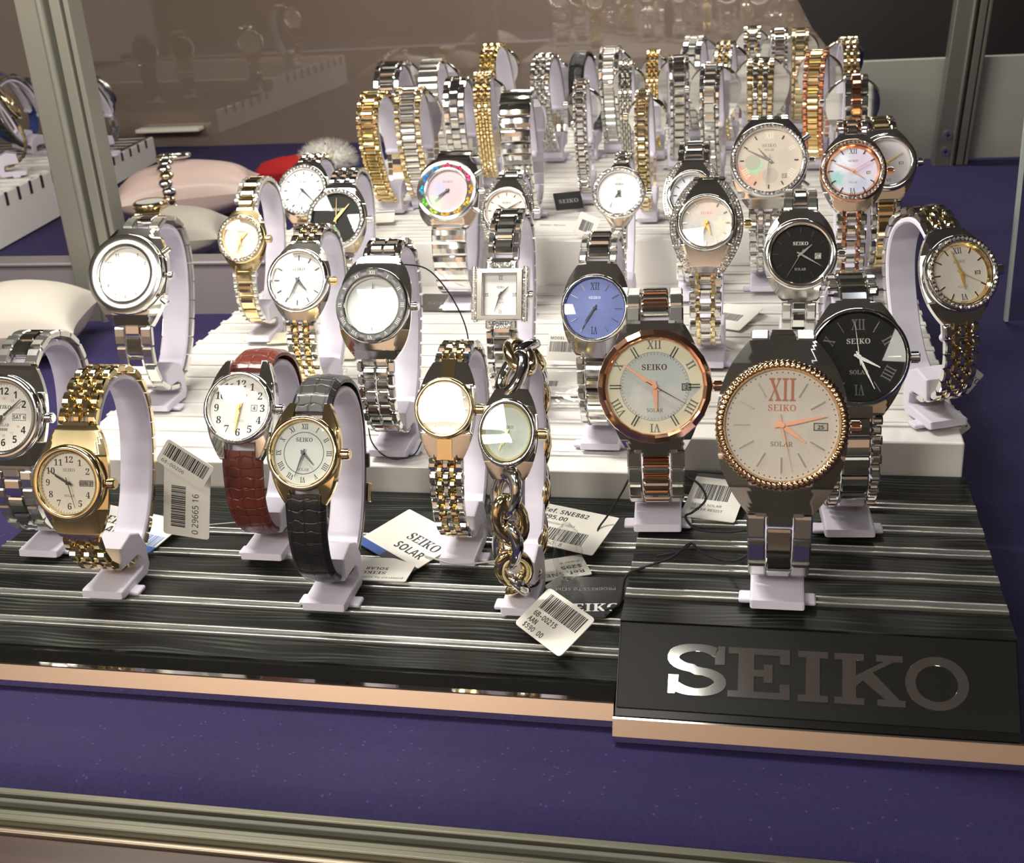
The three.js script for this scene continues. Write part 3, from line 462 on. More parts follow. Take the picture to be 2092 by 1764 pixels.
  const wAt = (u) => bw * (1 - (o.taper ?? 0.14) * Math.sin(Math.PI * u));
  if (o.strap) {
    const h = bw * 1, pr = [[-h, 0.0004], [-h, 0.0017], [-h * 0.80, 0.0030], [0, 0.0036], [h * 0.80, 0.0030], [h, 0.0017], [h, 0.0004]].reverse();
    mesh('strap', ribbon(c, b, sA - 0.004, sB + 0.004, 90, pr, (u) => 1 - 0.14 * Math.sin(Math.PI * u)), o.strap, t);
    const k = c.at(sA + len * 0.40, 0.0032), kf = frame(b, k), kp = mesh('keeper', rbox(-h * 0.95, h * 0.95, -0.003, 0.003, -0.001, 0.0016, 0.0007), o.strap, t); kp.position.set(0, kf.y, kf.z); kp.rotation.x = -kf.el;
    const k2 = frame(b, c.at(sA + len * 0.48, 0.0034)), kb = mesh('buckle', rbox(-h * 1.05, h * 1.05, -0.004, 0.004, -0.001, 0.0014, 0.0006), bezM, t); kb.position.set(0, k2.y, k2.z); kb.rotation.x = -k2.el;
  } else if (o.chain) {
    const n = Math.round(len / 0.0098), g = new THREE.TorusGeometry(0.0050, 0.0023, 8, 18).scale(1, 1.5, 1);
    for (let i = 0; i < n; i++) { const fr = frame(b, c.at(sA + (i + 0.5) / n * len, 0.0024)), m = mesh('chain_link', g, i % 2 ? M.gold : M.steel, t); m.position.set((i % 2 ? 0.0007 : -0.0007), fr.y, fr.z); m.rotation.order = 'XYZ'; m.rotation.set(-fr.el, i % 2 ? 0.62 : -0.62, i % 2 ? 0.32 : -0.32); }
  } else {
    const st = o.band, n = Math.max(8, Math.round(len / (st.pitch * (o.pk || 1)))), pitch = len / n;
    for (let i = 0; i < n; i++) {
      const merged = {};
      for (const col of st.cols) {
        const u = (i + 0.5 + (col.st || 0)) / n; if (u > 1.0) continue;
        const W = wAt(u), fr = frame(b, c.at(sA + u * len, bt / 2 + 0.0003 + (col.lift || 0)));
        const g = linkGeo((col.b - col.a) * bw * 0.985, pitch * (col.lf || 0.95), bt, col.round), k = W / bw;
        if (o.far) { const gg = g.clone().scale(k, 1, 1).rotateX(-fr.el).translate((col.a + col.b) / 2 * W, fr.y, fr.z); const id = col.m.uuid; (merged[id] = merged[id] || { m: col.m, l: [] }).l.push(gg); continue; }
        const m = mesh('link', g, col.m, t); m.position.set((col.a + col.b) / 2 * W, fr.y, fr.z); m.rotation.x = -fr.el; m.scale.x = k;
      }
      for (const e of Object.values(merged)) mesh('link', mergeGeometries(e.l), e.m, t);
    }
    // end pieces between case and first links
    for (const k of [0, 1]) { const fr = frame(b, c.at(k ? sB + 0.0012 : sA - 0.0012, bt / 2)); const e = mesh('end_link', linkGeo(bw * 1.5, 0.0050, bt, 0), o.endM || st.cols[0].m, t); e.position.set(0, fr.y, fr.z); e.rotation.x = -fr.el; }
  }
  return t;
}

// ------------------------------------------------------------------ the watches facing the viewer
const SK = (y, col, s = 0.17) => ['SEIKO', 0, y, s, 'bold serif', col], SO = (y, col, s = 0.12) => ['SOLAR', 0, y, s, 'serif', col];
const B5 = BAND.five, B3 = BAND.three, BW3 = BAND.threeWide, BH = BAND.hlink, BB = BAND.beads;
const dial = (d, px = 256) => dialTexture(d, px);
const INK = 'rgb(28,28,30)', WHITE = 'rgb(232,230,222)';
const FRONT = [
  { label: 'steel watch with white numeral dial and day window, leftmost on the black board', short: 'leftmost steel watch with numeral dial', x: -0.2613, z: -0.0891, tray: 'L0', L: 0.0817, vd: 0.0061, R: 0.0180, bw: 0.0098, case: M.steel, band: B3(M.satin, M.steel), bi: 0.78, T: 0.0085,
    dialTex: dial({ bg: WHITE, ink: INK, arabic: [0.77, 0.30, 'bold sans-serif'], skip: [3], small24: [1, 2, 4, 5, 7, 8, 10, 11, 6, 12], minutes: 0.97, text: [SK(-0.30, INK, 0.15), SO(0.24, INK, 0.12), ['100M', 0, 0.38, 0.11, 'bold sans-serif']], date: [0.52, 0, 0.42, 0.17, 'SAT 6', 'rgb(240,240,235)', INK] }, 512), hands: { t: [7, 8, 9], m: M.steel, w: 0.9 } },
  { label: 'all gold watch with numeral dial and day window beside the hanging barcode tags', short: 'all gold watch by the barcode tags', x: -0.2142, z: -0.0591, tray: 'L0', L: 0.0778, vd: -0.0038, R: 0.0150, bw: 0.0082, case: M.gold, barrel: 2.6, lug: 0.0220, band: B5(M.gold, M.gold), pk: 1.15, bi: 0.80, T: 0.0082,
    dialTex: dial({ bg: 'rgb(226,222,208)', ink: INK, arabic: [0.77, 0.29, 'bold serif'], skip: [3], minutes: 0.97, dots: 1, text: [SK(-0.42, 'rgb(120,110,90)', 0.14), SO(0.42, INK, 0.11)], date: [0.62, 0.0, 0.46, 0.17, 'SUN 21', 'rgb(150,146,136)', INK] }, 512), hands: { t: [9, 50, 27], m: M.blackHand, w: 0.7 }, crown: M.gold },
  { label: 'large steel compass watch with wide bezel and bright white dial, left end of the tier', short: 'large steel compass watch', x: -0.2702, z: -0.2202, tray: 'L1', L: 0.0862, vd: 0.0114, R: 0.0208, bw: 0.0105, band: B3(M.satin, M.steel), pk: 1.25, bi: 0.66, flat: 1, T: 0.0105, pushers: 1,
    dialTex: dial({ bg: 'rgb(245,245,240)', ink: 'rgb(70,70,72)', arabic: [0.84, 0.17, 'bold sans-serif'], skip: [3, 12], text: [SK(-0.36, 'rgb(90,90,90)', 0.16), ['KINETIC', 0, 0.55, 0.08, 'sans-serif'], ['100M', 0.1, 0.66, 0.08, 'sans-serif']], date: [0.72, 0, 0.26, 0.17, '12', 'rgb(240,240,235)', 'rgb(70,70,72)'] }, 512), hands: { t: [4, 37, 25], m: M.satin, w: 0.8 } },
  { label: 'slim gold bracelet watch edged with crystals', x: -0.2545, z: -0.3283, tray: 'L1', L: 0.0828, vd: 0.0032, R: 0.0146, bw: 0.0072, case: M.gold, band: { pitch: 0.0078, cols: [{ a: -0.62, b: 0.62, m: M.gold, st: 0, round: 1 }, { a: -1, b: -0.66, m: M.stone, st: 0.2, round: 1, lf: 0.5 }, { a: -1, b: -0.66, m: M.stone, st: 0.7, round: 1, lf: 0.5 }, { a: 0.66, b: 1, m: M.stone, st: 0.2, round: 1, lf: 0.5 }, { a: 0.66, b: 1, m: M.stone, st: 0.7, round: 1, lf: 0.5 }] }, stones: 34, bi: 0.76, T: 0.0072,
    dialTex: dial({ bg: 'rgb(216,205,198)', ink: 'rgb(150,120,60)', text: [SK(-0.38, 'rgb(150,120,70)', 0.14), ['■', 0, -0.78, 0.14, 'sans-serif', 'rgb(120,95,50)'], SO(0.4, 'rgb(150,120,70)', 0.1)] }), hands: { t: [1, 33, 30], m: M.goldHand } },
  { label: 'small white dial watch with crystal bezel, partly hidden behind the black dial watch', short: 'white crystal watch behind the black dial', x: -0.2466, z: -0.410, tray: 'L1', L: 0.0800, vd: 0.0140, R: 0.0172, bw: 0.0075, band: B5(M.steel, M.steel), stones: 40, bi: 0.82,
    dialTex: dial({ bg: 'rgb(224,224,232)', ink: INK, text: [SK(-0.42, INK, 0.13), SO(0.5, INK, 0.1)] }), marks: { w: 0.0006, l: 0.0019, r: 0.84, m: M.blackHand, skip: [] }, hands: { t: [4, 22, 34], m: M.blackHand, w: 0.8 } },
  { label: 'black dial steel watch with a ring of crystals around the dial', short: 'black dial crystal watch', x: -0.208, z: -0.365, tray: 'L1', L: 0.0790, vd: 0.0071, R: 0.0186, bw: 0.0085, band: B5(M.steel, M.steel), stones: 44, bi: 0.82,
    dialTex: dial({ bg: 'rgb(13,13,12)', ink: 'rgb(220,220,215)', text: [SK(-0.38, 'rgb(210,210,205)', 0.15), ['●', 0.62, 0.02, 0.14, 'sans-serif'], ['●', 0.0, -0.72, 0.16, 'sans-serif'], ['●', 0.36, -0.66, 0.1, 'sans-serif'], ['●', -0.36, -0.66, 0.1, 'sans-serif'], ['●', 0.66, -0.4, 0.08, 'sans-serif'], ['●', -0.66, -0.4, 0.08, 'sans-serif']] }), hands: { t: [1, 7, 0], m: M.goldHand } },
  { label: 'two-tone watch with white dial and black stick markers on a steel and gold bracelet', short: 'two-tone white stick dial watch', x: -0.1824, z: -0.2295, tray: 'L1', L: 0.0783, vd: 0.0101, R: 0.0163, bw: 0.0080, band: B5(M.steel, M.gold), bi: 0.84, crown: M.gold,
    dialTex: dial({ bg: 'rgb(240,240,238)', ink: INK, text: [SK(-0.42, INK, 0.16), SO(0.45, 'rgb(90,90,90)', 0.11)] }), marks: { w: 0.0005, l: 0.0026, r: 0.84, m: M.blackHand }, hands: { t: [4, 34, 22], m: M.dark } },
  { label: 'steel watch with black roman numeral bezel and pearl dial', short: 'watch with black roman bezel', x: -0.1252, z: -0.1717, tray: 'L1', L: 0.0854, vd: 0.0114, R: 0.0172, bw: 0.0088, barrel: 3.0, lug: 0.0235, band: { pitch: 0.0060, cols: [{ a: -1, b: -0.70, m: M.steel, st: 0, lf: 0.8 }, { a: -0.68, b: -0.02, m: M.steel, st: 0.5, round: 1 }, { a: 0.02, b: 0.68, m: M.steel, st: 0.5, round: 1 }, { a: 0.70, b: 1, m: M.steel, st: 0, lf: 0.8 }] }, bi: 0.72, blackBezel: 1, bezelText: [['XII', 0], ['I', 1], ['II', 2], ['III', 3], ['IIII', 4], ['V', 5], ['VI', 6], ['VII', 7], ['VIII', 8], ['IX', 9], ['X', 10], ['XI', 11]], T: 0.0085,
    dialTex: dial({ bg: 'rgb(228,234,232)', ink: 'rgb(70,75,80)', patches: [[0, 0.5, 0.9, 'rgba(200,225,228,.8)']], text: [SK(-0.36, 'rgb(110,110,110)', 0.14), SO(0.5, 'rgb(110,110,110)', 0.1), ['●', 0.6, 0.6, 0.1, 'sans-serif'], ['●', -0.6, 0.6, 0.1, 'sans-serif'], ['●', -0.85, 0, 0.1, 'sans-serif'], ['I', 0, 0.84, 0.18, 'serif']] }), hands: { t: [6, 0, 0], m: M.blackHand, w: 0.6 } },
  { label: 'steel watch with large numerals and gold hands on a reddish brown leather strap', short: 'brown leather strap watch', x: -0.1595, z: -0.0945, tray: 'L0', L: 0.0720, vd: 0.0138, R: 0.0150, bw: 0.0088, notch: 1, lug: 0.0205, strap: M.redLeather, bi: 0.86, T: 0.0078,
    dialTex: dial({ bg: 'rgb(244,244,240)', ink: INK, arabic: [0.78, 0.32, 'bold serif'], text: [SK(-0.40, INK, 0.15), ['QUARTZ', 0, 0.42, 0.09, 'serif', 'rgb(190,150,90)']], date: [0.50, 0.0, 0.18, 0.17, '4', 'rgb(240,240,235)', INK], skip: [] }, 512), hands: { t: [11.9, 31, 57], m: M.goldHand, w: 1.4 } },
  { label: 'slim gold watch with roman numeral dial on a black leather strap', short: 'black leather strap watch', x: -0.1191, z: -0.0583, tray: 'L0', L: 0.0745, vd: 0.0106, R: 0.0142, bw: 0.0080, notch: 1, lug: 0.0190, case: M.gold, strap: M.blackLeather, bi: 0.84, T: 0.0062, crown: M.gold,
    dialTex: dial({ bg: 'rgb(226,232,228)', ink: 'rgb(40,42,48)', roman: [0, 1, 2, 3, 4, 5, 6, 7, 8, 9, 10, 11], rr: 0.84, rs: 0.24, rsx: 0.62, circle: 0.66, text: [SK(-0.42, 'rgb(60,62,66)', 0.18), SO(0.52, 'rgb(60,62,66)', 0.12)] }, 512), hands: { t: [4, 33], m: M.blackHand, w: 0.7 }, film: 1 },
  { label: 'slim two-tone bracelet watch whose dial mirrors a white light', short: 'slim two-tone watch with white glare', x: -0.0747, z: -0.0971, tray: 'L0', L: 0.0755, vd: 0.0125, R: 0.0122, bw: 0.0070, barrel: 2.2, lug: 0.0190, endC: 0.42, band: B5(M.steel, M.gold), pk: 0.95, bezel: M.gold, bi: 0.84, crown: M.gold, endM: M.gold, T: 0.0070,
    dialTex: dial({ bg: 'rgb(240,238,226)', ink: INK, text: [SK(-0.4, 'rgb(120,110,80)', 0.15)] }), marks: { w: 0.0004, l: 0.0016, r: 0.84, m: M.gold }, hands: { t: [10, 10], m: M.goldHand } },
  { label: 'oval pearl dial watch on a twisted gold and steel chain bracelet', short: 'chain bracelet watch', x: -0.0425, z: -0.0620, tray: 'L0', L: 0.0835, vd: 0.0135, R: 0.0108, oval: 1.16, bw: 0.0060, lug: 0.0165, chain: 1, inner: M.gold, bi: 0.84, T: 0.0078, crown: M.gold,
    dialTex: dial({ bg: 'rgb(214,226,218)', ink: 'rgb(110,105,80)', patches: [[-0.5, 0.1, 0.8, 'rgba(170,195,185,.8)'], [0.5, 0.3, 0.7, 'rgba(190,210,200,.8)']], text: [SK(-0.2, 'rgb(110,110,100)', 0.15)] }), hands: { t: [6, 34], m: M.goldHand, w: 0.8 } },
  { label: 'rectangular steel watch with crystal sides and roman numerals', x: -0.0765, z: -0.2200, tray: 'L1', L: 0.0866, vd: 0.0019, R: 0.0118, rect: 0.0118, lug: 0.0165, bw: 0.0078, taper: 0.05, band: BW3(M.steel, M.steel), pk: 1.05, T: 0.0078,
    dialTex: dial({ bg: 'rgb(238,238,236)', ink: INK, roman: [0, 3, 6, 9], rr: 0.78, rs: 0.26, rsx: 0.6, text: [SK(-0.34, INK, 0.14), SO(0.36, INK, 0.1)] }, 512), marks: { w: 0.0003, l: 0.0034, r: 0.0, m: M.blackHand, skip: [0, 1, 2, 3, 4, 5, 6, 7, 8, 9, 10, 11] }, hands: { t: [1, 33], m: M.blackHand } },
  { label: 'chunky steel watch with rainbow coloured stones around a pink pearl dial', short: 'rainbow stone watch', x: -0.1443, z: -0.3879, tray: 'L1', L: 0.0834, vd: 0.0140, R: 0.0192, bw: 0.0112, taper: 0.06, lug: 0.0215, barrel: 4, band: BAND.plate(M.steel, M.steel), bi: 0.66, flat: 1, rainbow: 1, T: 0.0095, pushers: 1,
    dialTex: dial({ bg: 'rgb(190,170,178)', ink: 'rgb(80,70,90)', patches: [[-0.4, -0.1, 0.8, 'rgba(160,165,205,.9)'], [0.5, 0.2, 0.7, 'rgba(205,165,175,.9)'], [-0.6, 0.5, 0.5, 'rgba(170,205,170,.7)']], text: [SK(-0.45, 'rgb(120,110,130)', 0.16)] }), hands: { t: [7.35, 38], m: M.blackHand, w: 0.6 } },
  { label: 'steel watch with pink pearl dial and jewelled shoulders behind the rectangular watch', short: 'pink pearl watch behind the rectangular watch', x: -0.1050, z: -0.3734, tray: 'L1', L: 0.0735, vd: 0.0109, R: 0.0165, Rb: 0.86, bw: 0.0078, lug: 0.0215, lugStones: 1, band: BW3(M.steel, M.steel), bi: 0.84, T: 0.0076,
    dialTex: dial({ bg: 'rgb(222,208,202)', ink: INK, text: [SK(-0.4, INK, 0.14)] }), marks: { w: 0.0005, l: 0.0018, r: 0.84, m: M.steel }, hands: { t: [10, 10], m: M.steel } },
  { label: 'small round white dial watch with crystal halo on a narrow bracelet', short: 'small round crystal halo watch', x: -0.0387, z: -0.3806, tray: 'L1', L: 0.0814, vd: 0.0140, R: 0.0158, bw: 0.0046, barrel: 1.2, band: BB(M.steel, M.steel), stones: 34, bi: 0.80, endM: M.stone,
    dialTex: dial({ bg: 'rgb(218,218,220)', ink: INK, text: [['12', 0, -0.72, 0.22, 'serif', 'rgb(150,145,135)'], SK(-0.42, INK, 0.12), SO(0.42, INK, 0.1)] }), hands: { t: [4.8, 35], m: M.blackHand, w: 0.9 } },
  { label: 'steel watch with sky blue sunray dial', x: -0.0266, z: -0.1843, tray: 'L1', L: 0.0840, vd: 0.0069, R: 0.0152, bw: 0.0086, barrel: 2.4, lug: 0.0205, endC: 0.56, band: BW3(M.satin, M.steel), pk: 0.95, bi: 0.88, T: 0.0080,
    dialTex: dial({ bg: 'rgb(86,98,148)', ink: 'rgb(30,34,60)', rays: ['rgba(140,152,196,.35)', 'rgba(74,86,140,.35)'], roman: [0, 6], rr: 0.74, rs: 0.34, rsx: 0.6, text: [SK(-0.36, 'rgb(190,195,215)', 0.13)] }, 512), dialRough: 0.3, dialMetal: 0.3, marks: { w: 0.0003, l: 0.0034, r: 0.80, m: M.steel, skip: [0, 6] }, hands: { t: [6.6, 35], m: M.blackHand, w: 0.6 } },
  { label: 'large two-tone watch with rose gold bezel and cream and grey pearl dial', short: 'large rose gold bezel watch with pearl dial', x: 0.0072, z: -0.0954, tray: 'R0', L: 0.0775, vd: 0.0037, R: 0.0212, bw: 0.0108, yaw: 4, lug: 0.0235, Rc: 0.80, barrel: 2.6, endC: 0.48, taper: 0.06, band: { pitch: 0.0066, cols: [{ a: -1, b: -0.50, m: M.satin, st: 0 }, { a: -0.48, b: 0.48, m: M.steel, st: 0.36, lf: 0.56, round: 1 }, { a: -0.46, b: 0.46, m: M.rose, st: 0.86, lf: 0.34, round: 1 }, { a: 0.50, b: 1, m: M.satin, st: 0 }] }, bezel: M.rose, facets: 1, bi: 0.84, crown: M.rose, T: 0.0088,
    dialTex: dial({ bg: 'rgb(196,204,200)', ink: 'rgb(110,110,104)', patches: [[-0.3, 0.4, 0.6, 'rgba(222,222,216,.9)'], [0.2, -0.3, 0.5, 'rgba(186,198,196,.9)'], [0.35, 0.3, 0.4, 'rgba(208,212,208,.8)']], ring: [0.72, 1.0, 'rgb(228,226,200)'], minutes: 0.70, roman: [0, 2, 4, 6, 8, 10], rr: 0.87, rs: 0.25, rsx: 0.8, rcol: 'rgb(120,120,108)', text: [['SEIKO', 0, -0.40, 0.17, 'bold serif', 'rgb(88,48,42)'], SO(0.50, 'rgb(90,92,90)', 0.105)], date: [0.66, 0.02, 0.16, 0.12, '2', 'rgb(150,156,152)', 'rgb(40,42,44)'] }, 512), marks: { w: 0.0003, l: 0.0042, r: 0.82, m: M.dark, pair: 0.00055, skip: [0, 2, 4, 6, 8, 10] }, hands: { t: [5, 51, 20], m: M.roseHand, w: 1.0, sm: M.dark } },
  { label: 'large steel watch with fluted rose gold bezel and big XII, on the plaque board', short: 'large watch with fluted rose gold bezel', x: 0.0533, z: -0.0434, tray: 'R0', L: 0.0785, vd: 0.0095, R: 0.0212, bw: 0.0108, lug: 0.0285, barrel: 2.4, endC: 0.40, band: B3(M.satin, M.steel), pk: 1.1, bezel: M.roseYellow, flute: 1, bi: 0.86, crown: M.rose, T: 0.0090,
    dialTex: dial({ bg: 'rgb(214,208,198)', ink: 'rgb(80,78,72)', patches: [[0.1, 0.1, 0.9, 'rgba(222,216,206,.6)']], minutes: 0.95, dots: 1, roman: [0], rr: 0.63, rs: 0.58, rsx: 0.55, rcol: 'rgb(186,124,100)', text: [['SEIKO', 0, -0.31, 0.16, 'bold serif', 'rgb(196,130,100)'], SO(0.34, 'rgb(92,90,84)', 0.12)], date: [0.68, 0.02, 0.22, 0.11, '25', 'rgb(190,186,176)', 'rgb(40,40,40)'] }, 512), marks: { w: 0.00042, l: 0.0052, r: 0.72, m: M.satin, skip: [0, 3] }, hands: { t: [4, 13, 28], m: M.roseHand, w: 0.9 } },
  { label: 'large black dial steel watch with big crown behind the fluted watch', short: 'large black dial watch with big crown', x: 0.0797, z: -0.0965, tray: 'R0', L: 0.0825, vd: 0.0110, R: 0.0178, bw: 0.0090, yaw: 4, taper: 0.0, barrel: 1.8, lug: 0.0205, endC: 0.55, band: { pitch: 0.0072, cols: [{ a: -0.55, b: 0.55, m: M.steel, st: 0, lf: 1.0 }, { a: -1, b: -0.58, m: M.steel, st: 0.3, round: 1, lf: 0.45 }, { a: 0.58, b: 1, m: M.steel, st: 0.3, round: 1, lf: 0.45 }, { a: -0.95, b: -0.58, m: M.satin, st: 0.8, round: 1, lf: 0.45 }, { a: 0.58, b: 0.95, m: M.satin, st: 0.8, round: 1, lf: 0.45 }] }, bi: 0.90, T: 0.0092,
    dialTex: dial({ bg: 'rgb(9,9,9)', ink: 'rgb(190,190,184)', roman: [0, 2, 4, 6, 8, 10], rr: 0.74, rs: 0.34, rsx: 0.6, rcol: 'rgb(120,120,116)', text: [['SEIKO', 0, -0.36, 0.17, 'bold serif', 'rgb(205,203,196)'], SO(0.34, 'rgb(190,188,182)', 0.13), ...[1, 2, 4, 5, 7, 8, 9, 10].map(h => ['●', 0.62 * Math.sin(h * 30 * D2R), -0.62 * Math.cos(h * 30 * D2R), 0.07, 'sans-serif'])] }, 512), dialRough: 0.35, marks: { w: 0.0003, l: 0.0044, r: 0.78, m: M.steel, skip: [0, 2, 4, 6, 8, 10] }, hands: { t: [3.5, 26, 59], m: M.satin, w: 0.8 } },
  { label: 'smaller black dial steel watch with white date frame above the fluted watch', short: 'smaller black dial watch', x: 0.0623, z: -0.2296, tray: 'R1', L: 0.0690, vd: 0.0041, R: 0.0163, bw: 0.0078, lug: 0.0205, barrel: 2.4, endC: 0.42, band: B3(M.satin, M.steel), bi: 0.80, T: 0.0088,
    dialTex: dial({ bg: 'rgb(10,9,9)', ink: 'rgb(200,200,194)', text: [['SEIKO', 0, -0.38, 0.17, 'bold serif', 'rgb(210,208,200)'], SO(0.52, 'rgb(190,188,182)', 0.12)], date: [0.60, 0.06, 0.18, 0.17, '28', 'rgb(60,60,58)', 'rgb(220,218,210)'] }, 512), dialRough: 0.35, marks: { w: 0.0004, l: 0.0026, r: 0.84, m: M.steel, skip: [3] }, hands: { t: [1.3, 20, 35], m: M.satin, w: 0.8 } },
  { label: 'two-tone watch with crystal wings around a pink pearl dial', x: 0.0196, z: -0.2337, tray: 'R1', L: 0.0750, vd: 0.0140, R: 0.0172, Rb: 0.80, bw: 0.0078, lug: 0.0225, barrel: 2.0, lugStones: 1, band: BH(M.steel, M.gold), bi: 0.84, crown: M.gold, T: 0.0078,
    dialTex: dial({ bg: 'rgb(206,202,198)', ink: INK, patches: [[0, -0.7, 0.8, 'rgba(238,205,185,.9)'], [-0.5, 0.4, 0.8, 'rgba(180,185,200,.9)'], [0.6, 0.1, 0.6, 'rgba(226,222,206,.9)']], text: [SK(-0.42, 'rgb(190,150,150)', 0.15), ['■', 0, -0.82, 0.16, 'sans-serif', 'rgb(110,60,40)']] }), marks: { w: 0.0005, l: 0.0018, r: 0.86, m: M.gold, skip: [0] }, hands: { t: [4.7, 34], m: M.goldHand, w: 1.1 } },
  { label: 'silver white dial watch with a 12 and crystal edge behind the two-tone winged watch', short: 'silver white dial watch with a 12', x: 0.0070, z: -0.3377, tray: 'R1', L: 0.0725, vd: 0.0047, R: 0.0160, Rb: 0.86, bw: 0.0088, lugStones: 1, band: BW3(M.steel, M.steel), pk: 0.9, bi: 0.80,
    dialTex: dial({ bg: 'rgb(214,216,226)', ink: INK, text: [['12', 0, -0.76, 0.26, 'serif', 'rgb(160,155,150)'], SK(-0.4, INK, 0.13)] }), marks: { w: 0.0005, l: 0.0020, r: 0.84, m: M.dark, skip: [0] }, hands: { t: [10, 10], m: M.steel } },
  { label: 'steel chronograph with crystal bezel and three small subdials', short: 'crystal bezel chronograph', x: 0.0475, z: -0.3552, tray: 'R1', L: 0.0820, vd: 0.0135, R: 0.0210, bw: 0.0105, band: B5(M.steel, M.steel), stones: 56, bi: 0.84, pushers: 1, T: 0.0092,
    dialTex: dial({ bg: 'rgb(198,188,176)', ink: 'rgb(70,66,60)', patches: [[-0.6, 0.4, 0.55, 'rgba(226,160,140,.8)'], [-0.45, 0.15, 0.3, 'rgba(150,215,170,.8)']], subs: [[-0.5, 0.05, 0.25, 'rgba(176,170,162,.8)'], [0.05, 0.48, 0.25, 'rgba(176,170,162,.8)'], [0.5, -0.1, 0.25, 'rgba(190,184,174,.8)']], roman: [0, 2, 4, 8], rr: 0.80, rs: 0.26, rsx: 0.7, rcol: 'rgb(222,214,196)', text: [SK(-0.48, 'rgb(130,122,112)', 0.14), ['SOLAR', 0, -0.34, 0.09, 'serif']], date: [0.48, 0.5, 0.12, 0.11, '12', 'rgb(200,192,180)', 'rgb(80,76,70)'] }, 512), marks: { w: 0.0006, l: 0.0022, r: 0.84, m: M.dark, skip: [0, 2, 4, 8] }, hands: { t: [9.8, 49.5, 31], m: M.stone, w: 0.7 } },
  { label: 'rose gold watch with crystal bezel and blue white pearl dial, right of the chronograph', short: 'rose gold watch with blue pearl dial', x: 0.0896, z: -0.3135, tray: 'R1', L: 0.0860, vd: 0.0140, R: 0.0166, bw: 0.0076, band: BH(M.steel, M.rose), bezel: M.rose, stones: 44, bi: 0.80, inner: M.rose, T: 0.0080,
    dialTex: dial({ bg: 'rgb(206,208,224)', ink: 'rgb(60,50,56)', patches: [[-0.5, -0.4, 0.6, 'rgba(238,240,255,.95)'], [-0.6, 0.3, 0.35, 'rgba(150,205,205,.8)'], [0.4, -0.3, 0.6, 'rgba(205,190,225,.9)'], [0.3, 0.6, 0.6, 'rgba(180,190,215,.8)']], roman: [0, 6], rr: 0.78, rs: 0.28, rsx: 0.7, text: [SK(-0.40, 'rgb(120,100,120)', 0.12), SO(0.45, 'rgb(110,100,110)', 0.1)], date: [0.58, 0.08, 0.16, 0.12, '18', 'rgb(90,80,80)', 'rgb(230,225,225)'] }, 512), marks: { w: 0.0005, l: 0.0022, r: 0.84, m: M.dark, skip: [0, 3, 6] }, hands: { t: [3.4, 49, 10], m: M.roseHand, w: 0.7 } },
  { label: 'two-tone watch with dotted white dial at the right rear corner of the tier', short: 'dotted white dial watch at the rear corner', x: 0.1090, z: -0.3600, tray: 'R1', L: 0.0790, vd: 0.0111, R: 0.0160, bw: 0.0080, yaw: 6, band: BW3(M.steel, M.gold), bi: 0.78, T: 0.0085,
    dialTex: dial({ bg: 'rgb(206,202,206)', ink: INK, text: [['●', 0.5, -0.6, 0.12, 'sans-serif', 'rgb(230,228,225)'], ['●', 0.7, -0.35, 0.12, 'sans-serif', 'rgb(230,228,225)'], ['VI', 0.05, 0.8, 0.2, 'serif']], date: [0.62, 0.05, 0.2, 0.14, '28', 'rgb(90,88,84)', 'rgb(230,228,222)'] }), hands: { t: [10, 10], m: M.goldHand } },
  { label: 'two-tone watch with crystal and gold bezel turned right, right end of the tier', short: 'two-tone watch at the right end', x: 0.1195, z: -0.1669, tray: 'R1', L: 0.0760, vd: 0.0088, R: 0.0156, bw: 0.0076, yaw: 22, band: B5(M.steel, M.gold), bezel: M.steel, stones: 48, bi: 0.80, crown: M.steel, inner: M.gold, T: 0.0085,
    dialTex: dial({ bg: 'rgb(218,214,206)', ink: 'rgb(70,62,40)', roman: [0, 6], rr: 0.76, rs: 0.28, rsx: 0.7, minutes: 0.96, text: [SK(-0.40, 'rgb(160,135,80)', 0.13), SO(0.42, 'rgb(150,130,80)', 0.11)], date: [0.58, 0.02, 0.2, 0.13, '28', 'rgb(90,86,74)', 'rgb(235,232,222)'] }, 512), marks: { w: 0.0005, l: 0.0024, r: 0.82, m: M.gold, skip: [0, 3, 6] }, hands: { t: [4.9, 57, 20], m: M.goldHand } },
];
for (const o of FRONT) makeWatch(o);

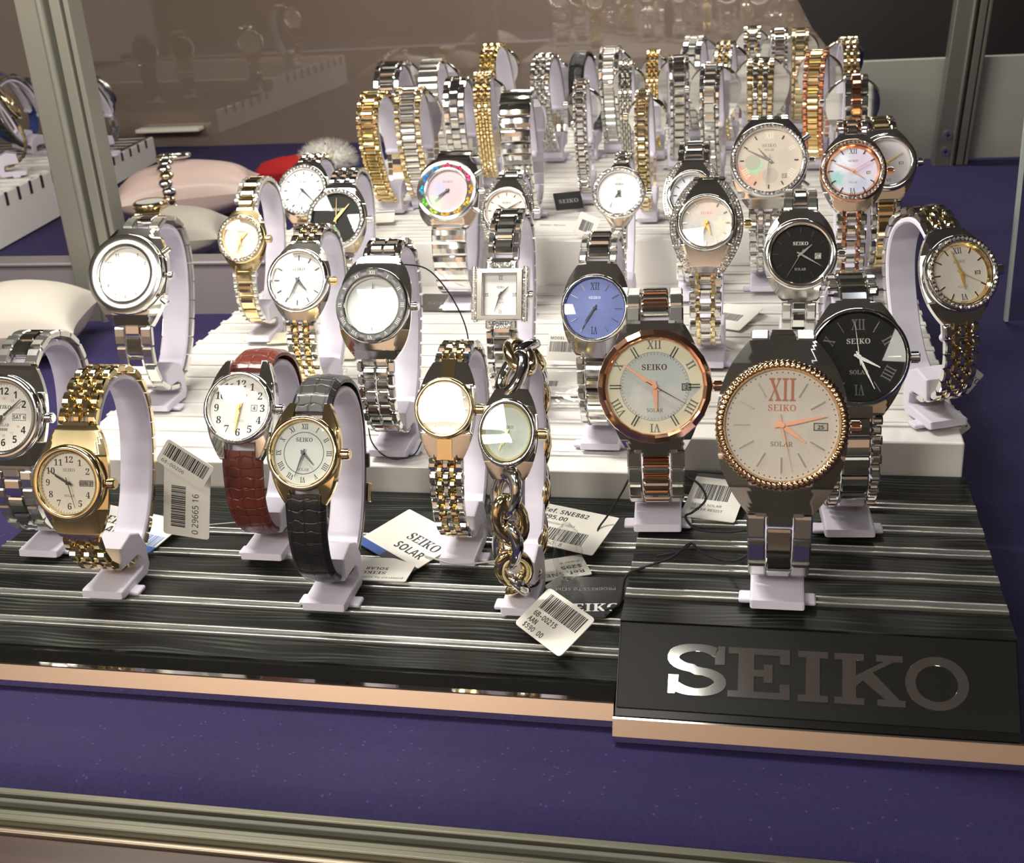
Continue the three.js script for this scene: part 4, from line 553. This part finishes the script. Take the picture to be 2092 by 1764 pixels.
// ------------------------------------------------------------------ the watches facing away at the rear
const grp = 'rear-facing watches';
const dialPale = S({ color: lin(0.62, 0.61, 0.58), roughness: 0.4 });
const rearDial = dial({ bg: 'rgb(205,203,198)', ink: 'rgb(60,60,60)', arabic: [0.8, 0.2, 'serif'], text: [SK(-0.4, 'rgb(60,60,60)', 0.15)] }), rearBlack = dial({ bg: 'rgb(20,20,22)', ink: 'rgb(200,200,196)', arabic: [0.8, 0.2, 'serif'], text: [SK(-0.4, 'rgb(200,200,196)', 0.15)] });
const REAR = [
  ['yellow gold bracelet watch facing away, leftmost in the near row', -0.2240, -0.5289, 0.0171, 'beads', M.gold, M.gold, 0.013],
  ['pale champagne steel bracelet watch facing away beside yellow gold', -0.2039, -0.5433, 0.0205, 'beads', M.champagne, M.steel, 0.016],
  ['steel bracelet watch facing away behind the rainbow stone watch', -0.1790, -0.5842, 0.0172, 'three', M.steel, M.steel, 0.015],
  ['smooth wide steel bangle watch facing away', -0.1186, -0.5037, 0.0227, 'plate', M.steel, M.steel, 0.015],
  ['very narrow steel bracelet watch facing away, right of the bangle', -0.0824, -0.5468, 0.0101, 'beads', M.steel, M.steel, 0.012],
  ['very narrow champagne gold bracelet watch facing away, right of centre', -0.0325, -0.4900, 0.0099, 'beads', M.champagne, M.champagne, 0.013],
  ['broad steel link watch facing away at the rear left', -0.2590, -0.6968, 0.0245, 'threeWide', M.steel, M.steel, 0.018],
  ['satin steel watch facing away, right of the broad steel link watch', -0.2285, -0.7019, 0.0182, 'plate', M.satin, M.satin, 0.017],
  ['bright yellow gold bracelet watch facing away, tallest at rear left', -0.1941, -0.7979, 0.0166, 'five', M.gold, M.gold, 0.014],
  ['small steel and gold watch facing away below the bright yellow', -0.1657, -0.6022, 0.0145, 'five', M.champagne, M.gold, 0.015],
  ['steel bracelet watch facing away beside a red strap', -0.1310, -0.7009, 0.0175, 'five', M.steel, M.steel, 0.015],
  ['black strap watch facing away in the middle of the rear row', -0.1004, -0.7050, 0.0137, 'strap', M.blackLeather, M.steel, 0.015],
  ['tall satin steel bracelet watch facing away at rear centre', -0.0826, -0.7300, 0.0178, 'threeWide', M.steel, M.satin, 0.016],
  ['little steel watch facing away, right of the tall satin bracelet', -0.0611, -0.6435, 0.0111, 'five', M.steel, M.steel, 0.013],
  ['slim yellow gold watch facing away, left of the polished steel bracelet', -0.0445, -0.6986, 0.0107, 'five', M.gold, M.gold, 0.013],
  ['polished steel bracelet watch facing away at rear right of centre', -0.0240, -0.6557, 0.0165, 'threeWide', M.steel, M.steel, 0.016],
  ['steel watch facing away with its round case back showing', 0.0072, -0.5943, 0.0156, 'threeWide', M.steel, M.steel, 0.019],
  ['steel watch facing away with a flashing clasp on top', -0.0141, -0.7765, 0.0170, 'three', M.steel, M.satin, 0.018],
  ['two-tone watch facing away beside the flashing clasp', 0.0132, -0.7300, 0.0152, 'five', M.steel, M.gold, 0.016],
  ['wide two-tone jewelled bracelet watch facing away behind the chronograph', 0.0406, -0.6134, 0.0203, 'five', M.champagne, M.steel, 0.021],
  ['pale two-tone watch facing away, left of the topmost three', 0.0305, -0.8372, 0.0160, 'hlink', M.steel, M.gold, 0.016],
  ['steel curb watch facing away, middle of the topmost three', 0.0531, -0.8000, 0.0150, 'beads', M.steel, M.steel, 0.015],
  ['champagne watch facing away, right of the topmost three', 0.0721, -0.7995, 0.0148, 'threeWide', M.champagne, M.champagne, 0.016],
  ['rose gold bracelet watch facing away, right of the jewelled bracelet', 0.0835, -0.6466, 0.0165, 'beads', M.rose, M.gold, 0.017],
  ['champagne bracelet watch facing away, farthest right of the rear row', 0.1050, -0.7224, 0.0140, 'five', M.champagne, M.champagne, 0.017],
  ['rose and steel watch facing away above the blue pearl dial watch', 0.1010, -0.5150, 0.0151, 'three', M.steel, M.rose, 0.018],
  ['gold watch at the left edge of the photo behind the post', -0.672, -0.735, 0.0150, 'plate', M.gold, M.gold, 0.018, 'N1'],
  ['navy blue strap watch left of the post', -0.800, -0.960, 0.0200, 'strap', M.blue, M.steel, 0.018, 'N2'],
  ['steel expansion bracelet watch left of the post', -0.762, -0.925, 0.0200, 'plate', M.satin, M.satin, 0.017, 'N2'],
  ['dark diver watch on a white stand just right of the post', -0.668, -0.905, 0.0180, 'three', M.satin, M.steel, 0.019, 'N2'],
];
REAR.forEach(([label, x, z, w, style, m1, m2, R, tray], i) => {
  const o = { label, x, z, tray: tray || 'L2', L: 0.078, vd: 0.010, R, bw: w / 2, yaw: tray ? (tray === 'N1' ? 120 : 150) : 180 + rr(-8, 8), T: 0.0078, far: 1, bi: 0.82, case: M.steel, bezel: style === 'strap' ? M.steel : m1, group: grp, dialTex: i % 5 === 2 || i === 17 || i === 28 ? rearBlack : rearDial, hands: { t: [10, 10], m: M.steel } };
  if (style === 'strap') { o.strap = m1; o.notch = 1; } else o.band = BAND[style](m1, m2);
  makeWatch(o);
});

// ------------------------------------------------------------------ tags, cords, cushions and other small things
function bars(g, x, y, w, h, n = 34) { let p = x; for (let i = 0; i < n && p < x + w; i++) { const k = rr(0.5, 2.2) * w / n * 0.55; g.fillRect(p, y, k, h); p += k + rr(0.4, 1.4) * w / n * 0.55; } }
function tagTex(W, H, paint, bg = 'rgb(226,224,216)') { return canvas(W, H, (g) => { g.fillStyle = bg; g.fillRect(0, 0, W, H); g.fillStyle = 'rgb(34,34,36)'; g.textBaseline = 'middle'; paint(g); }); }
function card(label, pos, rot, w, h, tex, opt = {}) {
  const t = thing('price_tag', label, 'tag', pos, 0); t.rotation.set(rot[0] * D2R, rot[1] * D2R, rot[2] * D2R, 'YXZ');
  const s = new THREE.Shape(), r = opt.r ?? 0.001; let pts;
  if (opt.poly) s.setFromPoints(opt.poly.map(a => new THREE.Vector2(a[0] * w, a[1] * h)));
  else { s.moveTo(-w / 2 + r, -h / 2); s.lineTo(w / 2 - r, -h / 2); s.quadraticCurveTo(w / 2, -h / 2, w / 2, -h / 2 + r); s.lineTo(w / 2, h / 2 - r); s.quadraticCurveTo(w / 2, h / 2, w / 2 - r, h / 2); s.lineTo(-w / 2 + r, h / 2); s.quadraticCurveTo(-w / 2, h / 2, -w / 2, h / 2 - r); s.lineTo(-w / 2, -h / 2 + r); s.quadraticCurveTo(-w / 2, -h / 2, -w / 2 + r, -h / 2); }
  const g = new THREE.ExtrudeGeometry(s, { depth: 0.00035, bevelEnabled: false, curveSegments: 4 }), p = g.attributes.position, u = g.attributes.uv;
  for (let i = 0; i < p.count; i++) { u.setXY(i, p.getX(i) / w + 0.5, p.getY(i) / h + 0.5); p.setZ(i, p.getZ(i) + (opt.curl || 0) * (p.getX(i) / w) ** 2); }
  mesh('card', g, P({ map: tex, roughness: opt.rough ?? 0.55 }), t);
  return t;
}
const seikoCard = (g, W, H, stripe) => { g.font = `bold ${H * 0.22}px serif`; g.fillText('SEIKO', W * 0.42, H * 0.42); g.font = `bold ${H * 0.20}px sans-serif`; g.fillText('SOLAR', W * 0.42, H * 0.66); if (stripe) { g.fillStyle = 'rgb(30,32,40)'; g.fillRect(0, H * 0.86, W, H * 0.14); g.fillStyle = 'rgb(50,80,150)'; g.fillRect(0, H * 0.86, W * 0.45, H * 0.14); } };
card('white barcode tag reading 6B-00215 at the foot of the chain bracelet watch', [-0.0262, 0.0205, -0.0405], [-62, -45, 0], 0.0288, 0.0190, tagTex(256, 168, (g) => { bars(g, 30, 14, 200, 62); g.font = 'bold 26px monospace'; g.fillText('6B-00215', 30, 96); g.fillText('AAN', 30, 122); g.fillText('$590 00', 30, 148); }), { r: 0.002 });
card('black glossy brand tag lying left of the plaque board', [-0.0195, 0.0145, -0.0680], [-88, 6, 0], 0.0345, 0.0290, tagTex(256, 216, (g) => { g.fillStyle = 'rgb(150,150,146)'; g.save(); g.translate(128, 70); g.rotate(Math.PI); g.font = '20px sans-serif'; g.textAlign = 'center'; g.fillText('PROGRESS TO SEIKO', 0, 0); g.restore(); g.textAlign = 'center'; g.fillStyle = 'rgb(225,225,222)'; g.font = 'bold 54px serif'; g.fillText('SEIKO', 150, 165); }, 'rgb(26,27,26)'), { poly: [[-0.5, 0.2], [-0.35, -0.5], [0.25, -0.5], [0.5, 0.1], [0.45, 0.45], [-0.3, 0.5]], rough: 0.18 });
card('white price tag reading Ref. SNE882 between the chain watch and the plaque board', [-0.0336, 0.0165, -0.1166], [-80, -19, 0], 0.0377, 0.0264, tagTex(384, 268, (g) => { g.font = 'bold 40px sans-serif'; g.fillText('Ref. SNE882', 30, 40); g.fillText('$295.00', 30, 84); g.font = '20px sans-serif'; g.fillText('Water Resistant 100M', 30, 120); bars(g, 90, 150, 220, 80); g.font = '30px sans-serif'; g.fillText('017660   8', 90, 248); }), { curl: 0.006 });
card('small upside-down white price tag in front of the Ref. SNE882 tag', [-0.0327, 0.0140, -0.0892], [-86, -158, 0], 0.0230, 0.0190, tagTex(192, 160, (g) => { g.font = 'bold 34px sans-serif'; g.fillText('Ref. SNE', 16, 34); g.fillText('$295', 16, 76); g.font = '20px sans-serif'; g.fillText('Water R', 16, 112); }));
card('white SEIKO SOLAR card with blue stripe under the slim two-tone watch', [-0.1000, 0.0155, -0.1050], [-82, -38, 0], 0.0400, 0.0300, tagTex(384, 288, (g) => seikoCard(g, 384, 288, 1)));
card('upside-down white SEIKO SOLAR card right of the black leather strap watch', [-0.1060, 0.0145, -0.0817], [-86, -180, 0], 0.0270, 0.0205, tagTex(256, 192, (g) => { seikoCard(g, 230, 150); g.font = '22px sans-serif'; g.fillText('powered by sunlight', 16, 24); }));
card('white SEIKO SOLAR card with blue stripe below the gold watch', [-0.2330, 0.0150, -0.1068], [-84, -16, 0], 0.0480, 0.0260, tagTex(384, 208, (g) => { g.font = 'bold 58px serif'; g.fillText('SEIKO', 24, 78); g.font = 'bold 54px sans-serif'; g.fillText('SOLAR', 10, 132); g.fillStyle = 'rgb(70,110,180)'; g.fillRect(0, 172, 384, 36); bars(g, 280, 110, 90, 60, 16); }));
card('white barcode tag hanging beside the gold watch, upper of two', [-0.1758, 0.0685, -0.0660], [-6, 4, -35.6], 0.0215, 0.0112, tagTex(256, 132, (g) => { bars(g, 16, 14, 220, 70); g.font = '26px monospace'; g.fillText('68-00206', 20, 108); }), { r: 0.0015 });
card('white barcode tag hanging beside the gold watch, lower of two', [-0.1815, 0.0490, -0.0720], [-6, 4, -9], 0.0195, 0.0320, tagTex(160, 262, (g) => { g.save(); g.translate(70, 250); g.rotate(-Math.PI / 2); bars(g, 20, -44, 150, 50); g.font = '30px sans-serif'; g.fillText('0 29665 16', 0, 40); g.restore(); }), { r: 0.0015 });
card('white barcode tag lying behind the fluted rose gold watch', [0.0290, 0.0365, -0.1130], [-80, -11, 0], 0.0220, 0.0300, tagTex(192, 256, (g) => { g.fillRect(0, 0, 192, 22); bars(g, 24, 60, 120, 90); g.font = '18px sans-serif'; g.fillText('SEIKO SOLAR', 24, 180); g.fillText('WATER RESIST', 24, 206); }));
card('small white tag behind the right end watch', [0.1345, 0.0590, -0.1900], [0, 20, -40], 0.0100, 0.0110, tagTex(96, 96, (g) => { g.font = 'bold 30px serif'; g.fillText('SEIKO', 6, 36); g.fillText('W', 40, 74); }));
card('small white slip hanging below the small tag at the right end', [0.1300, 0.0455, -0.1730], [0, 20, -56], 0.0110, 0.0055, tagTex(64, 32, (g) => { bars(g, 4, 4, 50, 6, 12); }));
card('white barcode tag behind the rectangular watch', [-0.0610, 0.0360, -0.2900], [-40, -4, 0], 0.0190, 0.0160, tagTex(192, 160, (g) => { g.font = 'bold 24px sans-serif'; g.fillText('MODEL  T286', 12, 30); bars(g, 14, 50, 160, 60); }));
card('white price card lying between the rectangular and blue dial watches', [-0.0640, 0.0275, -0.2560], [-86, 3, 0], 0.0330, 0.0300, tagTex(256, 232, (g) => { g.font = '18px sans-serif'; g.fillText('Reference', 20, 60); bars(g, 30, 90, 130, 50); }));
card('white barcode card on the right tier left of the smaller black dial watch', [0.0300, 0.0500, -0.3000], [-84, -24, 0], 0.0220, 0.0300, tagTex(192, 256, (g) => { bars(g, 30, 100, 110, 70); g.font = '18px sans-serif'; g.fillText('SEIKO', 30, 200); }));
card('white price card in front of the barcode card on the right tier', [0.0250, 0.0492, -0.2480], [-87, -44, 0], 0.0290, 0.0270, tagTex(256, 232, (g) => { g.font = '20px sans-serif'; for (let i = 0; i < 5; i++) g.fillText('water resistant', 30, 60 + i * 26); }));
card('small white barcode tag standing behind the small crystal halo watch', [-0.0690, 0.0640, -0.4440], [-20, 0, -22], 0.0140, 0.0150, tagTex(96, 104, (g) => { g.save(); bars(g, 20, 30, 56, 50, 14); g.restore(); }));
card('cream folded tag under the slim gold crystal watch', [-0.2400, 0.0280, -0.3250], [-80, 10, 0], 0.0190, 0.0130, tagTex(96, 64, () => { }, 'rgb(222,216,190)'));
card('black brand tag behind the brown leather strap watch', [-0.2100, 0.0275, -0.2560], [-86, -38, 0], 0.0330, 0.0130, tagTex(192, 76, (g) => { g.fillStyle = 'rgb(180,180,176)'; g.font = 'bold 34px serif'; g.fillText('SEIKO', 40, 38); }, 'rgb(46,46,44)'));
card('dark grey brand tag under the rainbow stone watch', [-0.1570, 0.0275, -0.3950], [-87, -2, 0], 0.0360, 0.0300, tagTex(192, 160, (g) => { g.fillStyle = 'rgb(110,110,106)'; g.font = 'bold 34px serif'; g.fillText('SEIKO', 40, 90); }, 'rgb(70,68,64)'));
card('grey barcode card lying under the slim gold watch and white stick dial watch', [-0.2000, 0.0275, -0.3050], [-86, 0, 0], 0.0300, 0.0240, tagTex(192, 150, (g) => bars(g, 20, 20, 150, 30), 'rgb(200,196,180)'));

card('white paper slip under the yellow gold bracelet at the rear', [-0.2240, 0.0610, -0.4900], [-60, 8, 0], 0.0190, 0.0120, tagTex(96, 64, (g) => { g.fillStyle = 'rgb(70,90,160)'; g.fillRect(0, 8, 96, 5); }));
card('black brand tag standing between the bangle and narrow steel bracelet', [-0.0920, 0.0640, -0.5150], [-50, 20, 0], 0.0200, 0.0150, tagTex(96, 72, (g) => { g.fillStyle = 'rgb(160,160,156)'; g.font = 'bold 22px serif'; g.fillText('SEIKO', 14, 38); }, 'rgb(34,33,31)'));
card('white folded price slip on the rear tier left of the halo watch', [-0.0950, 0.0565, -0.4720], [-80, -6, 0], 0.0300, 0.0180, tagTex(128, 76, (g) => { g.font = '14px sans-serif'; g.fillText('Water Resist', 16, 30); }));
function cord(label, pts, r = 0.00045, mat = M.cord) {
  const c = new THREE.CatmullRomCurve3(pts.map(a => new THREE.Vector3(...a))); return solo('tag_cord', new THREE.TubeGeometry(c, pts.length * 8, r, 6), mat, label, 'cord');
}
cord('black cord from the large rose gold watch to the Ref. SNE882 tag', [[-0.002, 0.055, -0.105], [-0.008, 0.040, -0.112], [-0.016, 0.024, -0.118], [-0.020, 0.0185, -0.114], [-0.017, 0.0175, -0.110]]);
cord('knotted black cord from the fluted watch across the plaque board', [[0.045, 0.045, -0.055], [0.037, 0.0355, -0.064], [0.025, 0.0345, -0.072], [0.0215, 0.0355, -0.076], [0.015, 0.034, -0.068], [0.006, 0.0335, -0.061], [-0.001, 0.032, -0.057], [-0.004, 0.020, -0.056], [-0.010, 0.0155, -0.058]], 0.00055);
cord('short black cord end beside the knotted cord', [[0.0215, 0.0358, -0.076], [0.018, 0.0345, -0.072], [0.012, 0.0338, -0.070], [0.009, 0.0336, -0.069]], 0.0005);
cord('black cord loop right of the large rose gold watch', [[0.018, 0.052, -0.100], [0.023, 0.050, -0.098], [0.026, 0.045, -0.095], [0.021, 0.040, -0.093], [0.018, 0.037, -0.095], [0.022, 0.0345, -0.090], [0.034, 0.0350, -0.087], [0.043, 0.040, -0.080]], 0.0005);
cord('thin dark cord looping over the watch with black roman bezel', [[-0.125, 0.108, -0.208], [-0.112, 0.104, -0.212], [-0.100, 0.080, -0.220], [-0.098, 0.060, -0.224], [-0.103, 0.045, -0.222]], 0.00035);
cord('thin dark cord hanging below the watch with black roman bezel', [[-0.136, 0.044, -0.170], [-0.133, 0.034, -0.164], [-0.124, 0.028, -0.160], [-0.112, 0.030, -0.160], [-0.108, 0.036, -0.163]], 0.00035);
cord('clear plastic thread from the SEIKO SOLAR card to the chain watch', [[-0.090, 0.016, -0.092], [-0.075, 0.018, -0.083], [-0.062, 0.022, -0.078], [-0.052, 0.026, -0.074]], 0.0004, S({ color: lin(0.5, 0.5, 0.5), roughness: 0.2 }));
cord('clear thread crossing the board beside the gold watch card', [[-0.205, 0.0145, -0.112], [-0.185, 0.0140, -0.118], [-0.165, 0.0140, -0.122], [-0.150, 0.0145, -0.125]], 0.00025, S({ color: lin(0.5, 0.5, 0.5), roughness: 0.2 }));

// crinkled clear wrappers
function wrapper(label, pos, yaw, w, h, d) {
  const g = new THREE.SphereGeometry(1, 16, 12), p = g.attributes.position;
  for (let i = 0; i < p.count; i++) { const x = p.getX(i), y = p.getY(i), z = p.getZ(i), k = 1 + 0.28 * noise.noise(x * 2.3 + pos[0] * 90, y * 2.3, z * 2.3); p.setXYZ(i, x * w * k, y * h * k, z * d * k); }
  g.computeVertexNormals(); const m = solo('clear_wrapper', toCreasedNormals(g, 0.15), M.film, label, 'wrapper'); m.position.set(...pos); m.rotation.y = yaw;
}
wrapper('crumpled clear plastic wrapper behind the slim two-tone watch', [-0.058, 0.028, -0.100], 0.3, 0.008, 0.0125, 0.006);
wrapper('crumpled clear plastic wrapper right of the chain bracelet watch', [-0.027, 0.028, -0.079], 0.5, 0.006, 0.013, 0.005);
wrapper('flat crumpled clear bag on the tier behind the brown leather strap watch', [-0.205, 0.0290, -0.270], 0.2, 0.022, 0.0035, 0.014);
wrapper('clear wrapped packet on the tier between rectangular and blue dial watches', [-0.052, 0.0285, -0.235], 0.1, 0.018, 0.0028, 0.014);

// cushions
function cushion(label, pos, yaw, w, d, h, mat, tilt = 0) {
  const N = 28, pos3 = [], idx = [];
  for (const s of [1, -1]) for (let j = 0; j <= N; j++) for (let i = 0; i <= N; i++) {
    const u = i / N * 2 - 1, v = j / N * 2 - 1, e = Math.pow(Math.max(0, 1 - u * u), 0.55) * Math.pow(Math.max(0, 1 - v * v), 0.55), pin = 1 - 0.10 * (1 - Math.abs(u) ** 3) * Math.abs(v) ** 3, pin2 = 1 - 0.10 * (1 - Math.abs(v) ** 3) * Math.abs(u) ** 3;
    pos3.push(u * w / 2 * pin2, h / 2 + s * h / 2 * e * (1 + 0.06 * noise.noise(u * 2, v * 2, s)), v * d / 2 * pin);
  }
  const M1 = (N + 1) * (N + 1);
  for (let s = 0; s < 2; s++) for (let j = 0; j < N; j++) for (let i = 0; i < N; i++) { const a = s * M1 + j * (N + 1) + i, b = a + 1, c = a + N + 1, e = c + 1; if (s === 0) idx.push(a, c, b, b, c, e); else idx.push(a, b, c, b, e, c); }
  const g = new THREE.BufferGeometry(); g.setAttribute('position', new THREE.Float32BufferAttribute(pos3, 3)); g.setIndex(idx); g.computeVertexNormals();
  const m = solo('cushion', g, mat, label, 'cushion'); m.position.set(...pos); m.rotation.set(0, yaw, tilt, 'YXZ'); return m;
}
const satinPink = P({ color: lin(0.72, 0.55, 0.50), roughness: 0.36, sheen: 0.5, sheenColor: lin(0.8, 0.6, 0.6), sheenRoughness: 0.4 }), cream = P({ color: lin(0.54, 0.50, 0.44), roughness: 0.7 });
cushion('pink satin cushion wearing a chain bracelet, behind the left post', [-0.495, 0.001, -0.735], 0.42, 0.140, 0.085, 0.056, satinPink);
cushion('cream cushion with a gold watch strapped on top, beside the left post', [-0.447, 0.001, -0.600], 0.30, 0.092, 0.075, 0.044, cream);
cushion('cream cushion at the left edge of the photo in front of the rail', [-0.445, 0.001, -0.365], 0.25, 0.096, 0.085, 0.050, cream);
{
  const t = thing('chain_bracelet', 'steel bead chain bracelet around the pink cushion', 'bracelet', [-0.512, 0.029, -0.735], 0.42), n = 26;
  const g = new THREE.SphereGeometry(0.0055, 10, 8).scale(1.3, 1.0, 0.9);
  for (let i = 0; i < n; i++) { const a = i / n * 2 * Math.PI, m = mesh('chain_link', g, i % 3 ? M.steel : M.gold, t); m.position.set((i % 2 ? 0.001 : -0.001), 0.0305 * Math.sin(a), 0.044 * Math.cos(a)); m.rotation.x = -a; }
  const r = mesh('clasp', new THREE.TorusGeometry(0.009, 0.0022, 8, 20).rotateX(Math.PI / 2).scale(1.5, 1, 0.8), M.steel, t); r.position.set(0.008, 0.033, 0.004);
}
{
  const t = thing('wristwatch', 'gold mesh watch lying dial up on the cream cushion beside the post', 'watch', [-0.462, 0.0445, -0.600], 0.30);
  mesh('case', latheZ([[0.0005, 0], [0.013, 0], [0.0145, 0.002], [0.0145, 0.005], [0.0125, 0.0065], [0.0115, 0.006]].map(q => q), 40).rotateX(-Math.PI / 2), M.gold, t);
  mesh('dial', new THREE.CircleGeometry(0.0118, 32).rotateX(-Math.PI / 2).translate(0, 0.0060, 0), S({ color: lin(0.9, 0.88, 0.8), roughness: 0.3 }), t);
  for (let i = 0; i < 14; i++) for (const k of [-1, 1]) { const a = 0.32 + i * 0.105, l = mesh('link', linkGeo(0.021, 0.0042, 0.0028, 1), M.gold, t); l.position.set(0, -0.0225 + 0.0248 * Math.cos(a * 0.9), k * 0.041 * Math.sin(a * 0.9)); l.rotation.x = k * (a * 0.9) - Math.PI / 2; }
}
{ // santa hat
  const t = thing('santa_hat', 'small red santa hat with fluffy white trim behind the pink cushion', 'hat', [-0.432, 0, -0.895], 0.3);
  const g = new THREE.SphereGeometry(1, 24, 16), p = g.attributes.position; for (let i = 0; i < p.count; i++) { const x = p.getX(i), y = p.getY(i), z = p.getZ(i), k = 1 + 0.2 * noise.noise(x * 2, y * 2, z * 2); p.setXYZ(i, -0.018 + x * 0.040 * k, 0.014 + y * 0.015 * k, z * 0.024 * k); } g.computeVertexNormals();
  mesh('red_cloth', g, S({ color: lin(0.45, 0.010, 0.012), roughness: 0.85 }), t);
  const core = new THREE.SphereGeometry(1, 24, 16), q = core.attributes.position; for (let i = 0; i < q.count; i++) { const x = q.getX(i), y = q.getY(i), z = q.getZ(i), k = 1 + 0.25 * noise.noise(x * 3, y * 3, z * 3); q.setXYZ(i, 0.020 + x * 0.026 * k, 0.021 + y * 0.016 * k, z * 0.020 * k); } core.computeVertexNormals();
  const furM = S({ color: lin(0.82, 0.80, 0.75), roughness: 1 }), fur = mesh('white_fur', core, furM, t);
  const hairs = []; for (let i = 0; i < 900; i++) { const th = Math.acos(rr(-0.4, 1)), ph = rr(0, 6.283), d = new THREE.Vector3(Math.sin(th) * Math.cos(ph), Math.cos(th), Math.sin(th) * Math.sin(ph)); const h = new THREE.ConeGeometry(0.00045, 0.011, 3).translate(0, 0.004, 0); h.applyQuaternion(new THREE.Quaternion().setFromUnitVectors(new THREE.Vector3(0, 1, 0), d.clone().add(new THREE.Vector3(rr(-0.4, 0.4), rr(-0.4, 0.4), rr(-0.4, 0.4))).normalize())); h.translate(0.020 + d.x * 0.026, 0.021 + d.y * 0.016, d.z * 0.020); hairs.push(h); }
  const hm = mesh('fur_strands', mergeGeometries(hairs), furM, fur); hm.userData.kind = 'stuff';
}

scene.traverse((o) => { if (o.isMesh) { o.castShadow = true; o.receiveShadow = true; } });
renderer.render(scene, camera);
